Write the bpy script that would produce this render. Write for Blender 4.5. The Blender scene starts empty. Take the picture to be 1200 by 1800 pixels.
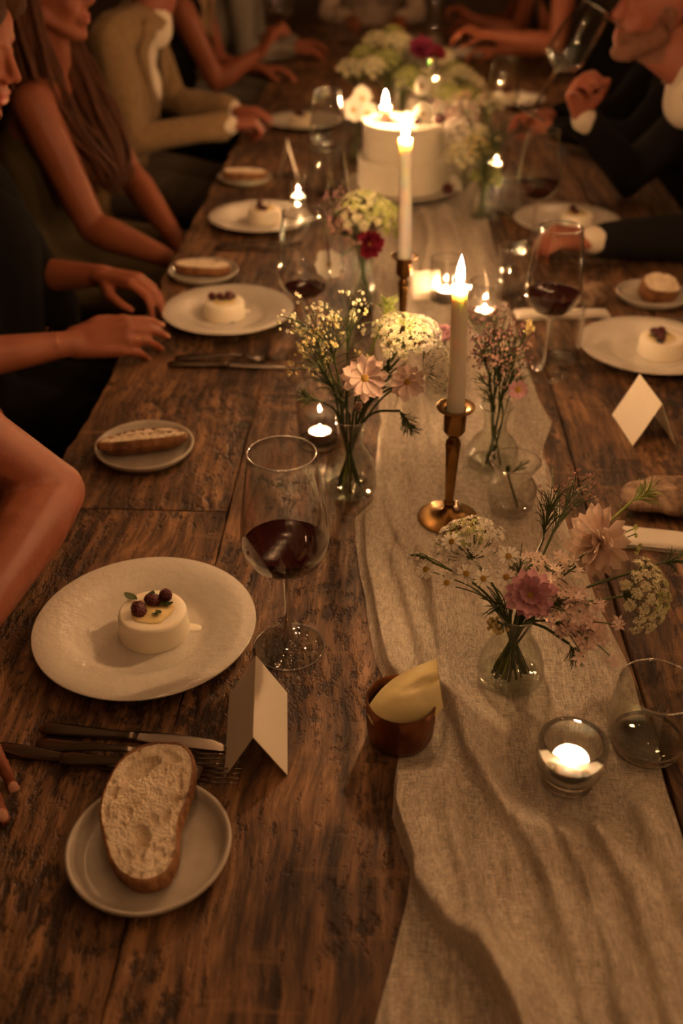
import bpy, bmesh, math, random
import numpy as np
from mathutils import Vector, Matrix, noise

R = math.radians
PI = math.pi
rnd = random.Random(7)
SC = bpy.context.scene
COL = SC.collection
TZ = 0.75                      # table top

# ------------------------------------------------------------------ camera, world, exposure
cam_d = bpy.data.cameras.new('camera'); cam = bpy.data.objects.new('camera', cam_d); COL.objects.link(cam)
cam.location = (0, 0, 1.583)
cam.rotation_euler = (R(90 - 33.6), 0, R(2.5))
cam_d.sensor_fit = 'VERTICAL'; cam_d.sensor_height = 36; cam_d.sensor_width = 24; cam_d.lens = 35
cam_d.clip_start = 0.05
cam_d.dof.use_dof = True; cam_d.dof.focus_distance = 1.20; cam_d.dof.aperture_fstop = 2.9
SC.camera = cam
w = bpy.data.worlds.new('world'); SC.world = w; w.use_nodes = True
w.node_tree.nodes['Background'].inputs[0].default_value = (1.0, 0.52, 0.24, 1)
w.node_tree.nodes['Background'].inputs[1].default_value = 0.010
vs = SC.view_settings
vs.view_transform = 'Standard'; vs.look = 'None'; vs.gamma = 1; vs.use_curve_mapping = False
vs.exposure = 0.05
SC.cycles.transparent_max_bounces = 32
SC.cycles.adaptive_threshold = 0.05
SC.cycles.use_light_tree = False
SC.cycles.max_bounces = 12
SC.cycles.transmission_bounces = 16
SC.cycles.diffuse_bounces = 4
SC.cycles.sample_clamp_indirect = 40.0
SC.cycles.caustics_reflective = False
SC.cycles.caustics_refractive = False
FLAME = 2100.0                  # radiance of a candle flame
BULB = 270.0                   # radiance of a string-light bulb
WARM = (1.0, 0.54, 0.24)
BULBC = (1.0, 0.50, 0.21)

# ------------------------------------------------------------------ mesh helpers
def basis(n, up=(0, 0, 1)):
    n = Vector(n).normalized(); u = Vector(up)
    if abs(n.dot(u)) > 0.97: u = Vector((1, 0, 0))
    x = u.cross(n).normalized(); y = n.cross(x)
    return Matrix((x, y, n)).transposed()

def catmull(pts, n=6):
    pts = [Vector(p) for p in pts]
    if len(pts) < 3:
        return [pts[0].lerp(pts[-1], i / n) for i in range(n + 1)]
    P = [pts[0] * 2 - pts[1]] + pts + [pts[-1] * 2 - pts[-2]]
    out = []
    for i in range(1, len(P) - 2):
        a, b, c, d = P[i - 1:i + 3]
        for k in range(n):
            t = k / n
            out.append(0.5 * ((2 * b) + (c - a) * t + (2 * a - 5 * b + 4 * c - d) * t * t + (3 * b - a - 3 * c + d) * t ** 3))
    out.append(pts[-1])
    return out

class MB:
    def __init__(s): s.v = []; s.f = []
    def add(s, vs, fs, M=None):
        b = len(s.v)
        if M is None: s.v += [tuple(p) for p in vs]
        else: s.v += [tuple(M @ Vector(p)) for p in vs]
        s.f += [tuple(i + b for i in f) for f in fs]
        return s
    def merge(s, o, M=None): return s.add(o.v, o.f, M)
    def lathe(s, prof, n=40, M=None):
        vs = []; fs = []; rings = []
        for (r, z) in prof:
            if r < 1e-6: rings.append([len(vs)]); vs.append((0, 0, z))
            else:
                rings.append(list(range(len(vs), len(vs) + n)))
                vs += [(r * math.cos(2 * PI * i / n), r * math.sin(2 * PI * i / n), z) for i in range(n)]
        for a, b in zip(rings, rings[1:]):
            if len(a) == 1 and len(b) == 1: continue
            for i in range(n):
                j = (i + 1) % n
                if len(a) == 1: fs.append((a[0], b[j], b[i]))
                elif len(b) == 1: fs.append((a[i], a[j], b[0]))
                else: fs.append((a[i], a[j], b[j], b[i]))
        return s.add(vs, fs, M)
    def tube(s, pts, rad, n=6, cap=True, flat=1.0):
        pts = [Vector(p) for p in pts]; m = len(pts)
        if not hasattr(rad, '__len__'): rad = [rad] * m
        t0 = (pts[1] - pts[0]).normalized()
        x = t0.orthogonal().normalized(); vs = []; fs = []
        for i, p in enumerate(pts):
            t = (pts[min(i + 1, m - 1)] - pts[max(i - 1, 0)]).normalized()
            x = (x - t * x.dot(t))
            x = x.normalized() if x.length > 1e-9 else t.orthogonal().normalized()
            y = t.cross(x)
            for k in range(n):
                a = 2 * PI * k / n
                vs.append(p + (x * math.cos(a) + y * math.sin(a) * flat) * rad[i])
        for i in range(m - 1):
            for k in range(n):
                j = (k + 1) % n
                fs.append((i * n + k, i * n + j, (i + 1) * n + j, (i + 1) * n + k))
        if cap: fs.append(tuple(range(n - 1, -1, -1))); fs.append(tuple((m - 1) * n + k for k in range(n)))
        return s.add(vs, fs)
    def box(s, c, d, M=None, bev=0.0):
        cx, cy, cz = c; x, y, z = d[0] / 2, d[1] / 2, d[2] / 2
        if bev <= 0:
            vs = [(cx + i * x, cy + j * y, cz + k * z) for i in (-1, 1) for j in (-1, 1) for k in (-1, 1)]
            fs = [(0, 1, 3, 2), (4, 6, 7, 5), (0, 4, 5, 1), (2, 3, 7, 6), (0, 2, 6, 4), (1, 5, 7, 3)]
            return s.add(vs, fs, M)
        bm = bmesh.new(); bmesh.ops.create_cube(bm, size=1)
        for v in bm.verts: v.co = Vector((cx + v.co.x * d[0], cy + v.co.y * d[1], cz + v.co.z * d[2]))
        bmesh.ops.bevel(bm, geom=bm.edges[:], offset=bev, segments=2, affect='EDGES', profile=0.7)
        s.add([v.co.copy() for v in bm.verts], [tuple(v.index for v in f.verts) for f in bm.faces], M)
        bm.free(); return s
    def ell(s, c, r, M=None, nu=14, nv=10, nz=0.0, ns=20.0, seed=0.0):
        vs = []; fs = []
        c = Vector(c); M3 = M if M is not None else Matrix.Identity(3)
        for j in range(nv + 1):
            th = PI * j / nv
            for i in range(nu):
                ph = 2 * PI * i / nu
                p = Vector((math.sin(th) * math.cos(ph), math.sin(th) * math.sin(ph), math.cos(th)))
                k = 1.0
                if nz: k += nz * noise.noise(Vector((p.x * r[0], p.y * r[1], p.z * r[2])) * ns + Vector((seed, seed * .7, 0)))
                vs.append(c + M3 @ Vector((p.x * r[0] * k, p.y * r[1] * k, p.z * r[2] * k)))
        for j in range(nv):
            for i in range(nu):
                a = j * nu + i; b = j * nu + (i + 1) % nu
                fs.append((a, a + nu, b + nu, b))
        return s.add(vs, fs)
    def cap(s, p0, r0, p1, r1, n=14):
        p0 = Vector(p0); p1 = Vector(p1); d = p1 - p0; L = d.length
        B = basis(d) if L > 1e-6 else Matrix.Identity(3)
        pts = []
        for k in range(5): a = -PI / 2 + PI / 2 * k / 4; pts.append((max(r0 * math.cos(a), 0.0), r0 * math.sin(a)))
        pts[0] = (0, -r0)
        for k in range(5): a = PI / 2 * k / 4; pts.append((r1 * math.cos(a), L + r1 * math.sin(a)))
        pts[-1] = (0, L + r1)
        M = Matrix.Translation(p0) @ B.to_4x4()
        return s.lathe(pts, n, M)
    def chain(s, pts):
        for (a, ra), (b, rb) in zip(pts, pts[1:]): s.cap(a, ra, b, rb)
        return s
    def grid(s, fn, nu, nv, closed=False):
        vs = [fn(i / nu, j / nv) for j in range(nv + 1) for i in range(nu + 1)]
        fs = [(j * (nu + 1) + i, j * (nu + 1) + i + 1, (j + 1) * (nu + 1) + i + 1, (j + 1) * (nu + 1) + i) for j in range(nv) for i in range(nu)]
        return s.add(vs, fs)
    def xf(s, M): s.v = [tuple(M @ Vector(p)) for p in s.v]; return s
    def mesh(s, name, mat=None, smooth=True, sharp=None):
        me = bpy.data.meshes.new(name); me.from_pydata(s.v, [], s.f)
        if smooth: me.polygons.foreach_set('use_smooth', [True] * len(me.polygons))
        if mat: me.materials.append(mat)
        bm = bmesh.new(); bm.from_mesh(me); bmesh.ops.recalc_face_normals(bm, faces=bm.faces[:])
        if sharp is not None:
            for e in bm.edges:
                if len(e.link_faces) == 2 and e.calc_face_angle(0) > sharp: e.smooth = False
        bm.to_mesh(me); bm.free(); me.update()
        return me
    def build(s, name, mat, parent=None, smooth=True, sharp=R(50), label=None, kind=None):
        return link(name, s.mesh(name, mat, smooth, sharp), parent, label, kind)

def link(name, me, parent=None, label=None, kind=None):
    o = bpy.data.objects.new(name, me); COL.objects.link(o)
    if parent is not None: o.parent = parent
    if label: o['label'] = label
    if kind: o['kind'] = kind
    return o

def tag(o, label, cat, group=None, kind=None):
    o['label'] = label; o['category'] = cat
    if group: o['group'] = group
    if kind: o['kind'] = kind
    return o

def thing(name, label, cat, loc=(0, 0, 0), rz=0.0, group=None):
    o = bpy.data.objects.new(name, None); COL.objects.link(o)
    o.location = loc; o.rotation_euler = (0, 0, rz); o.empty_display_size = 0.05
    return tag(o, label, cat, group)

def copy_tree(o, parent=None):
    c = o.copy(); COL.objects.link(c); c.parent = parent
    for ch in o.children: copy_tree(ch, c)
    return c

def dup(o, label, loc, rz=0.0, scale=None):
    c = copy_tree(o); c['label'] = label; c.location = loc; c.rotation_euler = (0, 0, rz)
    if scale: c.scale = (scale, scale, scale)
    return c

def eval_mesh(mb, name, mat, mods):
    "mesh of a builder after modifiers (voxel remesh, smooth ...)"
    o = bpy.data.objects.new('tmp', mb.mesh('tmp', mat, True)); COL.objects.link(o)
    for typ, props in mods:
        m = o.modifiers.new(typ, typ)
        for k, v in props.items(): setattr(m, k, v)
    dg = bpy.context.evaluated_depsgraph_get()
    me = bpy.data.meshes.new_from_object(o.evaluated_get(dg)); me.name = name
    old = o.data; bpy.data.objects.remove(o); bpy.data.meshes.remove(old)
    me.polygons.foreach_set('use_smooth', [True] * len(me.polygons))
    if mat and not me.materials: me.materials.append(mat)
    me.update()
    return me

def melt(mb, name, mat, voxel=0.006, it=6, parent=None, label=None):
    me = eval_mesh(mb, name, mat, [('REMESH', dict(mode='VOXEL', voxel_size=voxel, adaptivity=0.0)), ('SMOOTH', dict(factor=0.5, iterations=it))])
    return link(name, me, parent, label)

# ------------------------------------------------------------------ materials
MATS = {}
def nt(name):
    m = bpy.data.materials.new(name); m.use_nodes = True; MATS[name] = m
    t = m.node_tree; t.nodes.clear(); out = t.nodes.new('ShaderNodeOutputMaterial')
    return m, t, out
def node(t, typ, **kw):
    n = t.nodes.new(typ)
    for k, v in kw.items():
        if k.startswith('_'): setattr(n, k[1:], v)
        else:
            key = int(k[1:]) if k[0] == 'i' and k[1:].isdigit() else k.replace('__', ' ')
            n.inputs[key].default_value = v
    return n
def ramp(t, stops, interp='LINEAR'):
    n = t.nodes.new('ShaderNodeValToRGB'); n.color_ramp.interpolation = interp
    e = n.color_ramp.elements
    while len(e) < len(stops): e.new(0.5)
    for el, (p, c) in zip(e, stops):
        el.position = p; el.color = (c[0], c[1], c[2], 1) if hasattr(c, '__len__') else (c, c, c, 1)
    return n
def c4(c): return (c[0], c[1], c[2], 1)

def pmat(name, col, rough=0.5, col2=None, nscale=8.0, stretch=(1, 1, 1), bump=0.0, bscale=60.0, spec=0.5, metal=0.0, sss=0.0, sssr=(0.01, 0.006, 0.003), trans=0.0, sheen=0.0, lo=0.35, hi=0.65, rnd_shift=False):
    m, t, out = nt(name)
    b = node(t, 'ShaderNodeBsdfPrincipled', Roughness=rough, Metallic=metal)
    b.inputs['Specular IOR Level'].default_value = spec
    b.inputs['Base Color'].default_value = c4(col)
    if sheen: b.inputs['Sheen Weight'].default_value = sheen
    tc = t.nodes.new('ShaderNodeTexCoord'); mp = node(t, 'ShaderNodeMapping', Scale=stretch)
    t.links.new(tc.outputs['Object'], mp.inputs[0])
    if rnd_shift:
        oi = t.nodes.new('ShaderNodeObjectInfo'); mu = node(t, 'ShaderNodeVectorMath', _operation='SCALE', i0=(7, 13, 5))
        t.links.new(oi.outputs['Random'], mu.inputs['Scale']); t.links.new(mu.outputs[0], mp.inputs['Location'])
    if col2 is not None:
        n1 = node(t, 'ShaderNodeTexNoise', Scale=nscale, Detail=3.0, Roughness=0.6)
        t.links.new(mp.outputs[0], n1.inputs['Vector'])
        rp = ramp(t, [(lo, col), (hi, col2)]); t.links.new(n1.outputs[0], rp.inputs[0]); t.links.new(rp.outputs[0], b.inputs['Base Color'])
    if bump:
        n2 = node(t, 'ShaderNodeTexNoise', Scale=bscale, Detail=2.0)
        t.links.new(mp.outputs[0], n2.inputs['Vector'])
        bp = node(t, 'ShaderNodeBump', Strength=bump, Distance=0.004); t.links.new(n2.outputs[0], bp.inputs['Height']); t.links.new(bp.outputs[0], b.inputs['Normal'])
    if sss:
        b.inputs['Subsurface Weight'].default_value = sss; b.inputs['Subsurface Radius'].default_value = (1, 0.78, 0.58); b.inputs['Subsurface Scale'].default_value = sssr[0]
    if trans:
        tr = node(t, 'ShaderNodeBsdfTranslucent'); mx = node(t, 'ShaderNodeMixShader', Fac=trans)
        tr.inputs[0].default_value = c4(col)
        if col2 is not None: t.links.new(rp.outputs[0], tr.inputs[0])
        t.links.new(b.outputs[0], mx.inputs[1]); t.links.new(tr.outputs[0], mx.inputs[2]); t.links.new(mx.outputs[0], out.inputs[0])
    else: t.links.new(b.outputs[0], out.inputs[0])
    return m

def glass_mat(name, tint=(0.985, 0.985, 0.975), base=0.035, edge=0.75, power=3.5, rough=0.03):
    m, t, out = nt(name)
    lw = node(t, 'ShaderNodeLayerWeight', Blend=0.5)
    pw = node(t, 'ShaderNodeMath', _operation='POWER', i1=power); t.links.new(lw.outputs['Facing'], pw.inputs[0])
    ma = node(t, 'ShaderNodeMath', _operation='MULTIPLY_ADD', i1=edge, i2=base); t.links.new(pw.outputs[0], ma.inputs[0])
    tr = node(t, 'ShaderNodeBsdfTransparent'); tr.inputs[0].default_value = c4(tint)
    gl = node(t, 'ShaderNodeBsdfGlossy', Roughness=rough)
    mx = t.nodes.new('ShaderNodeMixShader'); t.links.new(ma.outputs[0], mx.inputs[0])
    t.links.new(tr.outputs[0], mx.inputs[1]); t.links.new(gl.outputs[0], mx.inputs[2]); t.links.new(mx.outputs[0], out.inputs[0])
    return m

def real_glass(name, tint=(1, 1, 1), solid=0.6, rough=0.0):
    "refracting glass thinned with plain transparency so that candle light still passes"
    m, t, out = nt(name)
    g = node(t, 'ShaderNodeBsdfGlass', Roughness=rough, IOR=1.46); g.inputs[0].default_value = c4(tint)
    tr = node(t, 'ShaderNodeBsdfTransparent'); tr.inputs[0].default_value = c4(tint)
    mx = node(t, 'ShaderNodeMixShader', Fac=solid); t.links.new(tr.outputs[0], mx.inputs[1]); t.links.new(g.outputs[0], mx.inputs[2]); t.links.new(mx.outputs[0], out.inputs[0])
    return m

def emit_mat(name, col, strength):
    m, t, out = nt(name)
    e = node(t, 'ShaderNodeEmission', Strength=strength); e.inputs[0].default_value = c4(col)
    t.links.new(e.outputs[0], out.inputs[0]); return m

def wood_mat():
    m, t, out = nt('table_wood'); L = t.links.new
    b = node(t, 'ShaderNodeBsdfPrincipled', Roughness=0.5); b.inputs['Specular IOR Level'].default_value = 0.35
    tc = t.nodes.new('ShaderNodeTexCoord'); oi = t.nodes.new('ShaderNodeObjectInfo')
    off = node(t, 'ShaderNodeVectorMath', _operation='SCALE', i0=(5.0, 11.0, 3.0)); L(oi.outputs['Random'], off.inputs['Scale'])
    pos = node(t, 'ShaderNodeVectorMath', _operation='ADD'); L(tc.outputs['Object'], pos.inputs[0]); L(off.outputs[0], pos.inputs[1])
    # warp so that the grain wanders round knots
    wn = node(t, 'ShaderNodeTexNoise', Scale=3.2, Detail=2.0); L(pos.outputs[0], wn.inputs['Vector'])
    ws = node(t, 'ShaderNodeVectorMath', _operation='SCALE'); L(wn.outputs['Color'], ws.inputs[0]); ws.inputs['Scale'].default_value = 0.07
    wp = node(t, 'ShaderNodeVectorMath', _operation='ADD'); L(pos.outputs[0], wp.inputs[0]); L(ws.outputs[0], wp.inputs[1])
    def nz(scale, stretch, detail=6.0, rough=0.6, src=wp):
        mp = node(t, 'ShaderNodeMapping', Scale=stretch); L(src.outputs[0], mp.inputs[0])
        n = node(t, 'ShaderNodeTexNoise', Scale=scale, Detail=detail, Roughness=rough); L(mp.outputs[0], n.inputs['Vector']); return n
    grain = nz(46, (1.0, 0.11, 1.0), 6.0, 0.72)
    rp = ramp(t, [(0.30, (0.022, 0.0105, 0.006)), (0.43, (0.085, 0.042, 0.020)), (0.54, (0.215, 0.110, 0.050)), (0.72, (0.41, 0.225, 0.11))]); L(grain.outputs[0], rp.inputs[0])
    fine = nz(170, (1.0, 0.07, 1.0), 3.0, 0.7); rf = ramp(t, [(0.32, 0.50), (0.5, 0.95), (0.66, 1.22)]); L(fine.outputs[0], rf.inputs[0])
    m0 = node(t, 'ShaderNodeMix', _data_type='RGBA', _blend_type='MULTIPLY'); m0.inputs[0].default_value = 1.0; L(rp.outputs[0], m0.inputs[6]); L(rf.outputs[0], m0.inputs[7])
    # big worn areas
    blot = nz(5.5, (1.0, 0.6, 1.0), 3.0, 0.62)
    rb = ramp(t, [(0.34, 0.48), (0.5, 0.85), (0.68, 1.18)]); L(blot.outputs[0], rb.inputs[0])
    m1 = node(t, 'ShaderNodeMix', _data_type='RGBA', _blend_type='MULTIPLY'); m1.inputs[0].default_value = 1.0
    L(m0.outputs[2], m1.inputs[6]); L(rb.outputs[0], m1.inputs[7])
    # dark pits and stains
    pit = nz(85, (1.0, 0.45, 1.0), 3.0, 0.7); patch = nz(7, (1, 1, 1), 1.0, 0.5, pos)
    sm = node(t, 'ShaderNodeMath', _operation='MULTIPLY_ADD', i1=0.55); L(patch.outputs[0], sm.inputs[0]); L(pit.outputs[0], sm.inputs[2])
    rk = ramp(t, [(0.30, 0.0), (0.785, 0.0), (0.94, 0.92)]); L(sm.outputs[0], rk.inputs[0])
    m2 = node(t, 'ShaderNodeMix', _data_type='RGBA'); L(rk.outputs[0], m2.inputs[0]); L(m1.outputs[2], m2.inputs[6]); m2.inputs[7].default_value = (0.022, 0.011, 0.007, 1)
    # scuffs across the grain
    sc = nz(20, (0.22, 1.6, 1.0), 3.0, 0.7, pos); rs = ramp(t, [(0.60, 0.0), (0.72, 0.5)]); L(sc.outputs[0], rs.inputs[0])
    m3 = node(t, 'ShaderNodeMix', _data_type='RGBA'); L(rs.outputs[0], m3.inputs[0]); L(m2.outputs[2], m3.inputs[6]); m3.inputs[7].default_value = (0.30, 0.165, 0.08, 1)
    # each board has its own tone
    tone = node(t, 'ShaderNodeMapRange', i3=0.72, i4=1.00); L(oi.outputs['Random'], tone.inputs[0])
    m4 = node(t, 'ShaderNodeVectorMath', _operation='SCALE'); L(m3.outputs[2], m4.inputs[0]); L(tone.outputs[0], m4.inputs['Scale'])
    L(m4.outputs[0], b.inputs['Base Color'])
    rr = ramp(t, [(0.3, 0.62), (0.7, 0.40)]); L(grain.outputs[0], rr.inputs[0]); L(rr.outputs[0], b.inputs['Roughness'])
    hs = node(t, 'ShaderNodeMath', _operation='MULTIPLY_ADD', i1=-0.9); L(rk.outputs[0], hs.inputs[0]); L(grain.outputs[0], hs.inputs[2])
    bp = node(t, 'ShaderNodeBump', Strength=0.55, Distance=0.004); L(hs.outputs[0], bp.inputs['Height']); L(bp.outputs[0], b.inputs['Normal'])
    L(b.outputs[0], out.inputs[0]); return m

def gauze_mat():
    m, t, out = nt('gauze'); L = t.links.new
    tc = t.nodes.new('ShaderNodeTexCoord')
    def nz(scale, stretch, detail=1.0):
        mp = node(t, 'ShaderNodeMapping', Scale=stretch); L(tc.outputs['Object'], mp.inputs[0])
        n = node(t, 'ShaderNodeTexNoise', Scale=scale, Detail=detail); L(mp.outputs[0], n.inputs['Vector']); return n
    a = nz(900, (1.0, 0.07, 1.0)); c = nz(900, (0.07, 1.0, 1.0)); crk = nz(170, (1.0, 0.5, 1.0), 2.0)
    s1 = node(t, 'ShaderNodeMath', _operation='ADD'); L(a.outputs[0], s1.inputs[0]); L(c.outputs[0], s1.inputs[1])
    dens = nz(26, (1.0, 0.10, 1.0), 2.0)
    al = ramp(t, [(0.41, 0.42), (0.60, 0.95)]); hf = node(t, 'ShaderNodeMath', _operation='MULTIPLY', i1=0.38); L(s1.outputs[0], hf.inputs[0])
    hd = node(t, 'ShaderNodeMath', _operation='MULTIPLY_ADD', i1=0.28); L(dens.outputs[0], hd.inputs[0]); L(hf.outputs[0], hd.inputs[2]); L(hd.outputs[0], al.inputs[0])
    cr = ramp(t, [(0.35, (0.72, 0.645, 0.53)), (0.65, (0.86, 0.80, 0.69))]); L(crk.outputs[0], cr.inputs[0])
    d = node(t, 'ShaderNodeBsdfDiffuse'); L(cr.outputs[0], d.inputs[0])
    tl = node(t, 'ShaderNodeBsdfTranslucent'); L(cr.outputs[0], tl.inputs[0])
    bp = node(t, 'ShaderNodeBump', Strength=0.35, Distance=0.0012); s2 = node(t, 'ShaderNodeMath', _operation='ADD'); L(s1.outputs[0], s2.inputs[0]); L(crk.outputs[0], s2.inputs[1])
    L(s2.outputs[0], bp.inputs['Height']); L(bp.outputs[0], d.inputs['Normal'])
    mx = node(t, 'ShaderNodeMixShader', Fac=0.25); L(d.outputs[0], mx.inputs[1]); L(tl.outputs[0], mx.inputs[2])
    tr = node(t, 'ShaderNodeBsdfTransparent')
    m2 = t.nodes.new('ShaderNodeMixShader'); L(al.outputs[0], m2.inputs[0]); L(tr.outputs[0], m2.inputs[1]); L(mx.outputs[0], m2.inputs[2])
    L(m2.outputs[0], out.inputs[0]); return m

M_wood = wood_mat()
M_gauze = gauze_mat()
M_glass = glass_mat('clear_glass', (0.99, 0.99, 0.985), 0.045, 0.95, 2.9, 0.02)
M_rim = glass_mat('glass_rim', (0.99, 0.99, 0.985), 0.35, 0.60, 1.3, 0.15)
M_solid = real_glass('solid_glass', (0.99, 0.99, 0.98), 0.85)
M_thick = real_glass('thick_glass', (0.99, 0.995, 0.985), 0.80)
M_green_glass = glass_mat('greenish_glass', (0.98, 0.99, 0.97), 0.045, 0.92, 3.4, 0.02)
M_water = glass_mat('water', (0.99, 0.99, 0.985), 0.02, 0.6, 3.0, 0.01)
M_wine = pmat('red_wine', (0.018, 0.0008, 0.0025), 0.12, spec=0.12)
M_porc = pmat('glazed_stoneware', (0.565, 0.525, 0.455), 0.10, (0.60, 0.565, 0.50), 30, bump=0.28, bscale=110, stretch=(1, 1, 0.3))
M_speck = pmat('speckled_stoneware', (0.35, 0.31, 0.26), 0.22, (0.46, 0.42, 0.36), 18, bump=0.15, bscale=40)
M_custard = pmat('panna_cotta', (0.88, 0.81, 0.65), 0.34, (0.90, 0.84, 0.70), 30, sss=0.35, sssr=(0.006,))
M_sauce = pmat('yellow_sauce', (0.72, 0.55, 0.22), 0.2, (0.80, 0.66, 0.33), 60)
M_berry = pmat('berry', (0.055, 0.004, 0.007), 0.35, (0.11, 0.009, 0.012), 120, bump=0.9, bscale=300)
M_leaf = pmat('herb_leaf', (0.055, 0.085, 0.022), 0.45, (0.09, 0.12, 0.035), 80, trans=0.2)
M_stem = pmat('flower_stem', (0.065, 0.105, 0.028), 0.5, (0.10, 0.135, 0.04), 60, trans=0.1)
M_dill = pmat('dill_green', (0.22, 0.30, 0.05), 0.5, (0.34, 0.40, 0.09), 60, trans=0.25)
M_crumb = pmat('bread_crumb', (0.56, 0.43, 0.28), 0.85, (0.84, 0.74, 0.58), 50, bump=0.6, bscale=300, lo=0.28, hi=0.58)
M_loaf = pmat('floury_crust', (0.10, 0.055, 0.03), 0.85, (0.36, 0.25, 0.17), 38, bump=1.0, bscale=90)
M_crust = pmat('bread_crust', (0.13, 0.048, 0.016), 0.6, (0.34, 0.165, 0.065), 34, bump=0.7, bscale=120)
M_steel = pmat('dark_steel', (0.24, 0.205, 0.17), 0.24, metal=1.0)
M_brass = pmat('aged_brass', (0.34, 0.20, 0.065), 0.24, (0.21, 0.115, 0.038), 25, metal=1.0, bump=0.05)
M_copper = pmat('copper', (0.30, 0.125, 0.066), 0.34, (0.20, 0.075, 0.04), 40, metal=0.85, bump=0.3, bscale=150)
M_butter = pmat('butter', (0.88, 0.76, 0.36), 0.4, (0.92, 0.82, 0.46), 40, sss=0.2, sssr=(0.004,), bump=0.2)
M_card = pmat('card_stock', (0.86, 0.80, 0.68), 0.8, bump=0.08, bscale=300, trans=0.22)
M_linen = pmat('white_linen', (0.66, 0.61, 0.53), 0.9, bump=0.4, bscale=500)
M_wax = pmat('candle_wax', (0.92, 0.88, 0.78), 0.4, sss=1.0, sssr=(0.014,))
M_tin = pmat('tealight_wax', (0.80, 0.76, 0.68), 0.4, sss=0.5, sssr=(0.008,))
M_alu = pmat('thin_aluminium', (0.75, 0.72, 0.68), 0.3, metal=1.0)
M_wick = pmat('burnt_wick', (0.02, 0.015, 0.012), 0.9)
M_flame = emit_mat('candle_flame', WARM, FLAME)
M_bulb = emit_mat('warm_bulb', BULBC, BULB)
M_icing = pmat('cake_icing', (0.74, 0.69, 0.55), 0.6, (0.78, 0.74, 0.61), 12, stretch=(1, 1, 6), bump=0.4, bscale=30)
M_black = pmat('black_cloth', (0.0045, 0.004, 0.004), 0.95, spec=0.1, bump=0.2)
M_navy = pmat('dark_suit_wool', (0.0095, 0.0085, 0.0090), 0.9, spec=0.15, bump=0.3, bscale=200)
M_tan = pmat('tan_jacket_cloth', (0.195, 0.128, 0.060), 0.9, (0.24, 0.158, 0.078), 40, spec=0.2, bump=0.6, bscale=26, sheen=0.1)
M_olive = pmat('olive_dress_cloth', (0.095, 0.072, 0.036), 0.85, spec=0.2, bump=0.4, bscale=30)
M_grey = pmat('grey_cloth', (0.17, 0.15, 0.12), 0.9, bump=0.4, bscale=25)
M_cream = pmat('pale_cloth', (0.50, 0.40, 0.31), 0.9, bump=0.3, bscale=25)
M_shirt = pmat('white_shirt', (0.66, 0.58, 0.47), 0.85, bump=0.35, bscale=35)
M_trouser = pmat('dark_trousers', (0.05, 0.038, 0.025), 0.9, bump=0.4, bscale=30)
M_skin = pmat('skin', (0.250, 0.080, 0.040), 0.5, (0.21, 0.064, 0.031), 14, spec=0.3, sss=0.15, sssr=(0.006,), bump=0.12, bscale=160)
M_skin2 = pmat('ruddy_skin', (0.30, 0.100, 0.058), 0.5, (0.26, 0.078, 0.046), 14, spec=0.35, sss=0.15, sssr=(0.006,), bump=0.12, bscale=160)
M_nail = pmat('finger_nail', (0.50, 0.25, 0.17), 0.25)
M_lip = pmat('lips', (0.30, 0.075, 0.055), 0.4)
M_auburn = pmat('auburn_hair', (0.040, 0.013, 0.006), 0.5, (0.125, 0.042, 0.018), 60, stretch=(6, 6, 0.5), spec=0.25, bump=0.8, bscale=140)
M_brown = pmat('brown_hair', (0.034, 0.015, 0.007), 0.6, (0.075, 0.034, 0.015), 60, stretch=(5, 5, 0.6), spec=0.1, bump=0.8, bscale=140)
M_blond = pmat('dark_blond_hair', (0.17, 0.095, 0.038), 0.5, (0.25, 0.145, 0.06), 60, stretch=(5, 5, 0.5), bump=0.8, bscale=140)
M_gold = pmat('gold', (0.85, 0.55, 0.2), 0.2, metal=1.0)
M_room = pmat('warm_plaster', (0.16, 0.115, 0.078), 0.9, (0.20, 0.145, 0.10), 4)
M_floor = pmat('dark_floorboards', (0.035, 0.02, 0.012), 0.6, (0.055, 0.032, 0.018), 9, stretch=(4, 0.4, 1), bump=0.2)
M_bench = pmat('bench_wood', (0.09, 0.045, 0.022), 0.6, (0.14, 0.07, 0.035), 12, stretch=(3, 0.4, 3), bump=0.4)
M_cable = pmat('black_cable', (0.01, 0.01, 0.01), 0.7)
def petal(name, c1, c2=None, tr=0.3): return pmat(name, c1, 0.6, c2 or c1, 90, spec=0.2, trans=tr)
P_blush = petal('blush_petal', (0.86, 0.70, 0.60), (0.90, 0.77, 0.68))
P_pink = petal('pink_petal', (0.56, 0.29, 0.35), (0.66, 0.40, 0.45))
P_pale = petal('pale_pink_petal', (0.74, 0.56, 0.50), (0.82, 0.67, 0.61))
P_white = petal('white_petal', (0.86, 0.84, 0.74), (0.91, 0.89, 0.80))
P_lace = petal('lace_floret', (0.72, 0.68, 0.42), (0.80, 0.78, 0.58), 0.2)
P_lacew = petal('white_lace_floret', (0.80, 0.75, 0.64), (0.86, 0.82, 0.73), 0.2)
P_lime = petal('lime_floret', (0.40, 0.46, 0.14), (0.55, 0.58, 0.24), 0.2)
P_yellow = petal('yellow_floret', (0.62, 0.50, 0.20), (0.74, 0.64, 0.32), 0.2)
P_red = petal('crimson_petal', (0.19, 0.010, 0.030), (0.27, 0.020, 0.05), 0.2)
P_mag = petal('magenta_petal', (0.26, 0.030, 0.085), (0.34, 0.05, 0.12), 0.2)
P_purple = petal('dusky_purple_floret', (0.20, 0.10, 0.11), (0.30, 0.16, 0.16), 0.2)
P_mauve = petal('mauve_floret', (0.42, 0.24, 0.21), (0.52, 0.32, 0.27), 0.2)
P_eye = petal('flower_eye', (0.36, 0.22, 0.03), (0.52, 0.34, 0.06), 0.0)

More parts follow.
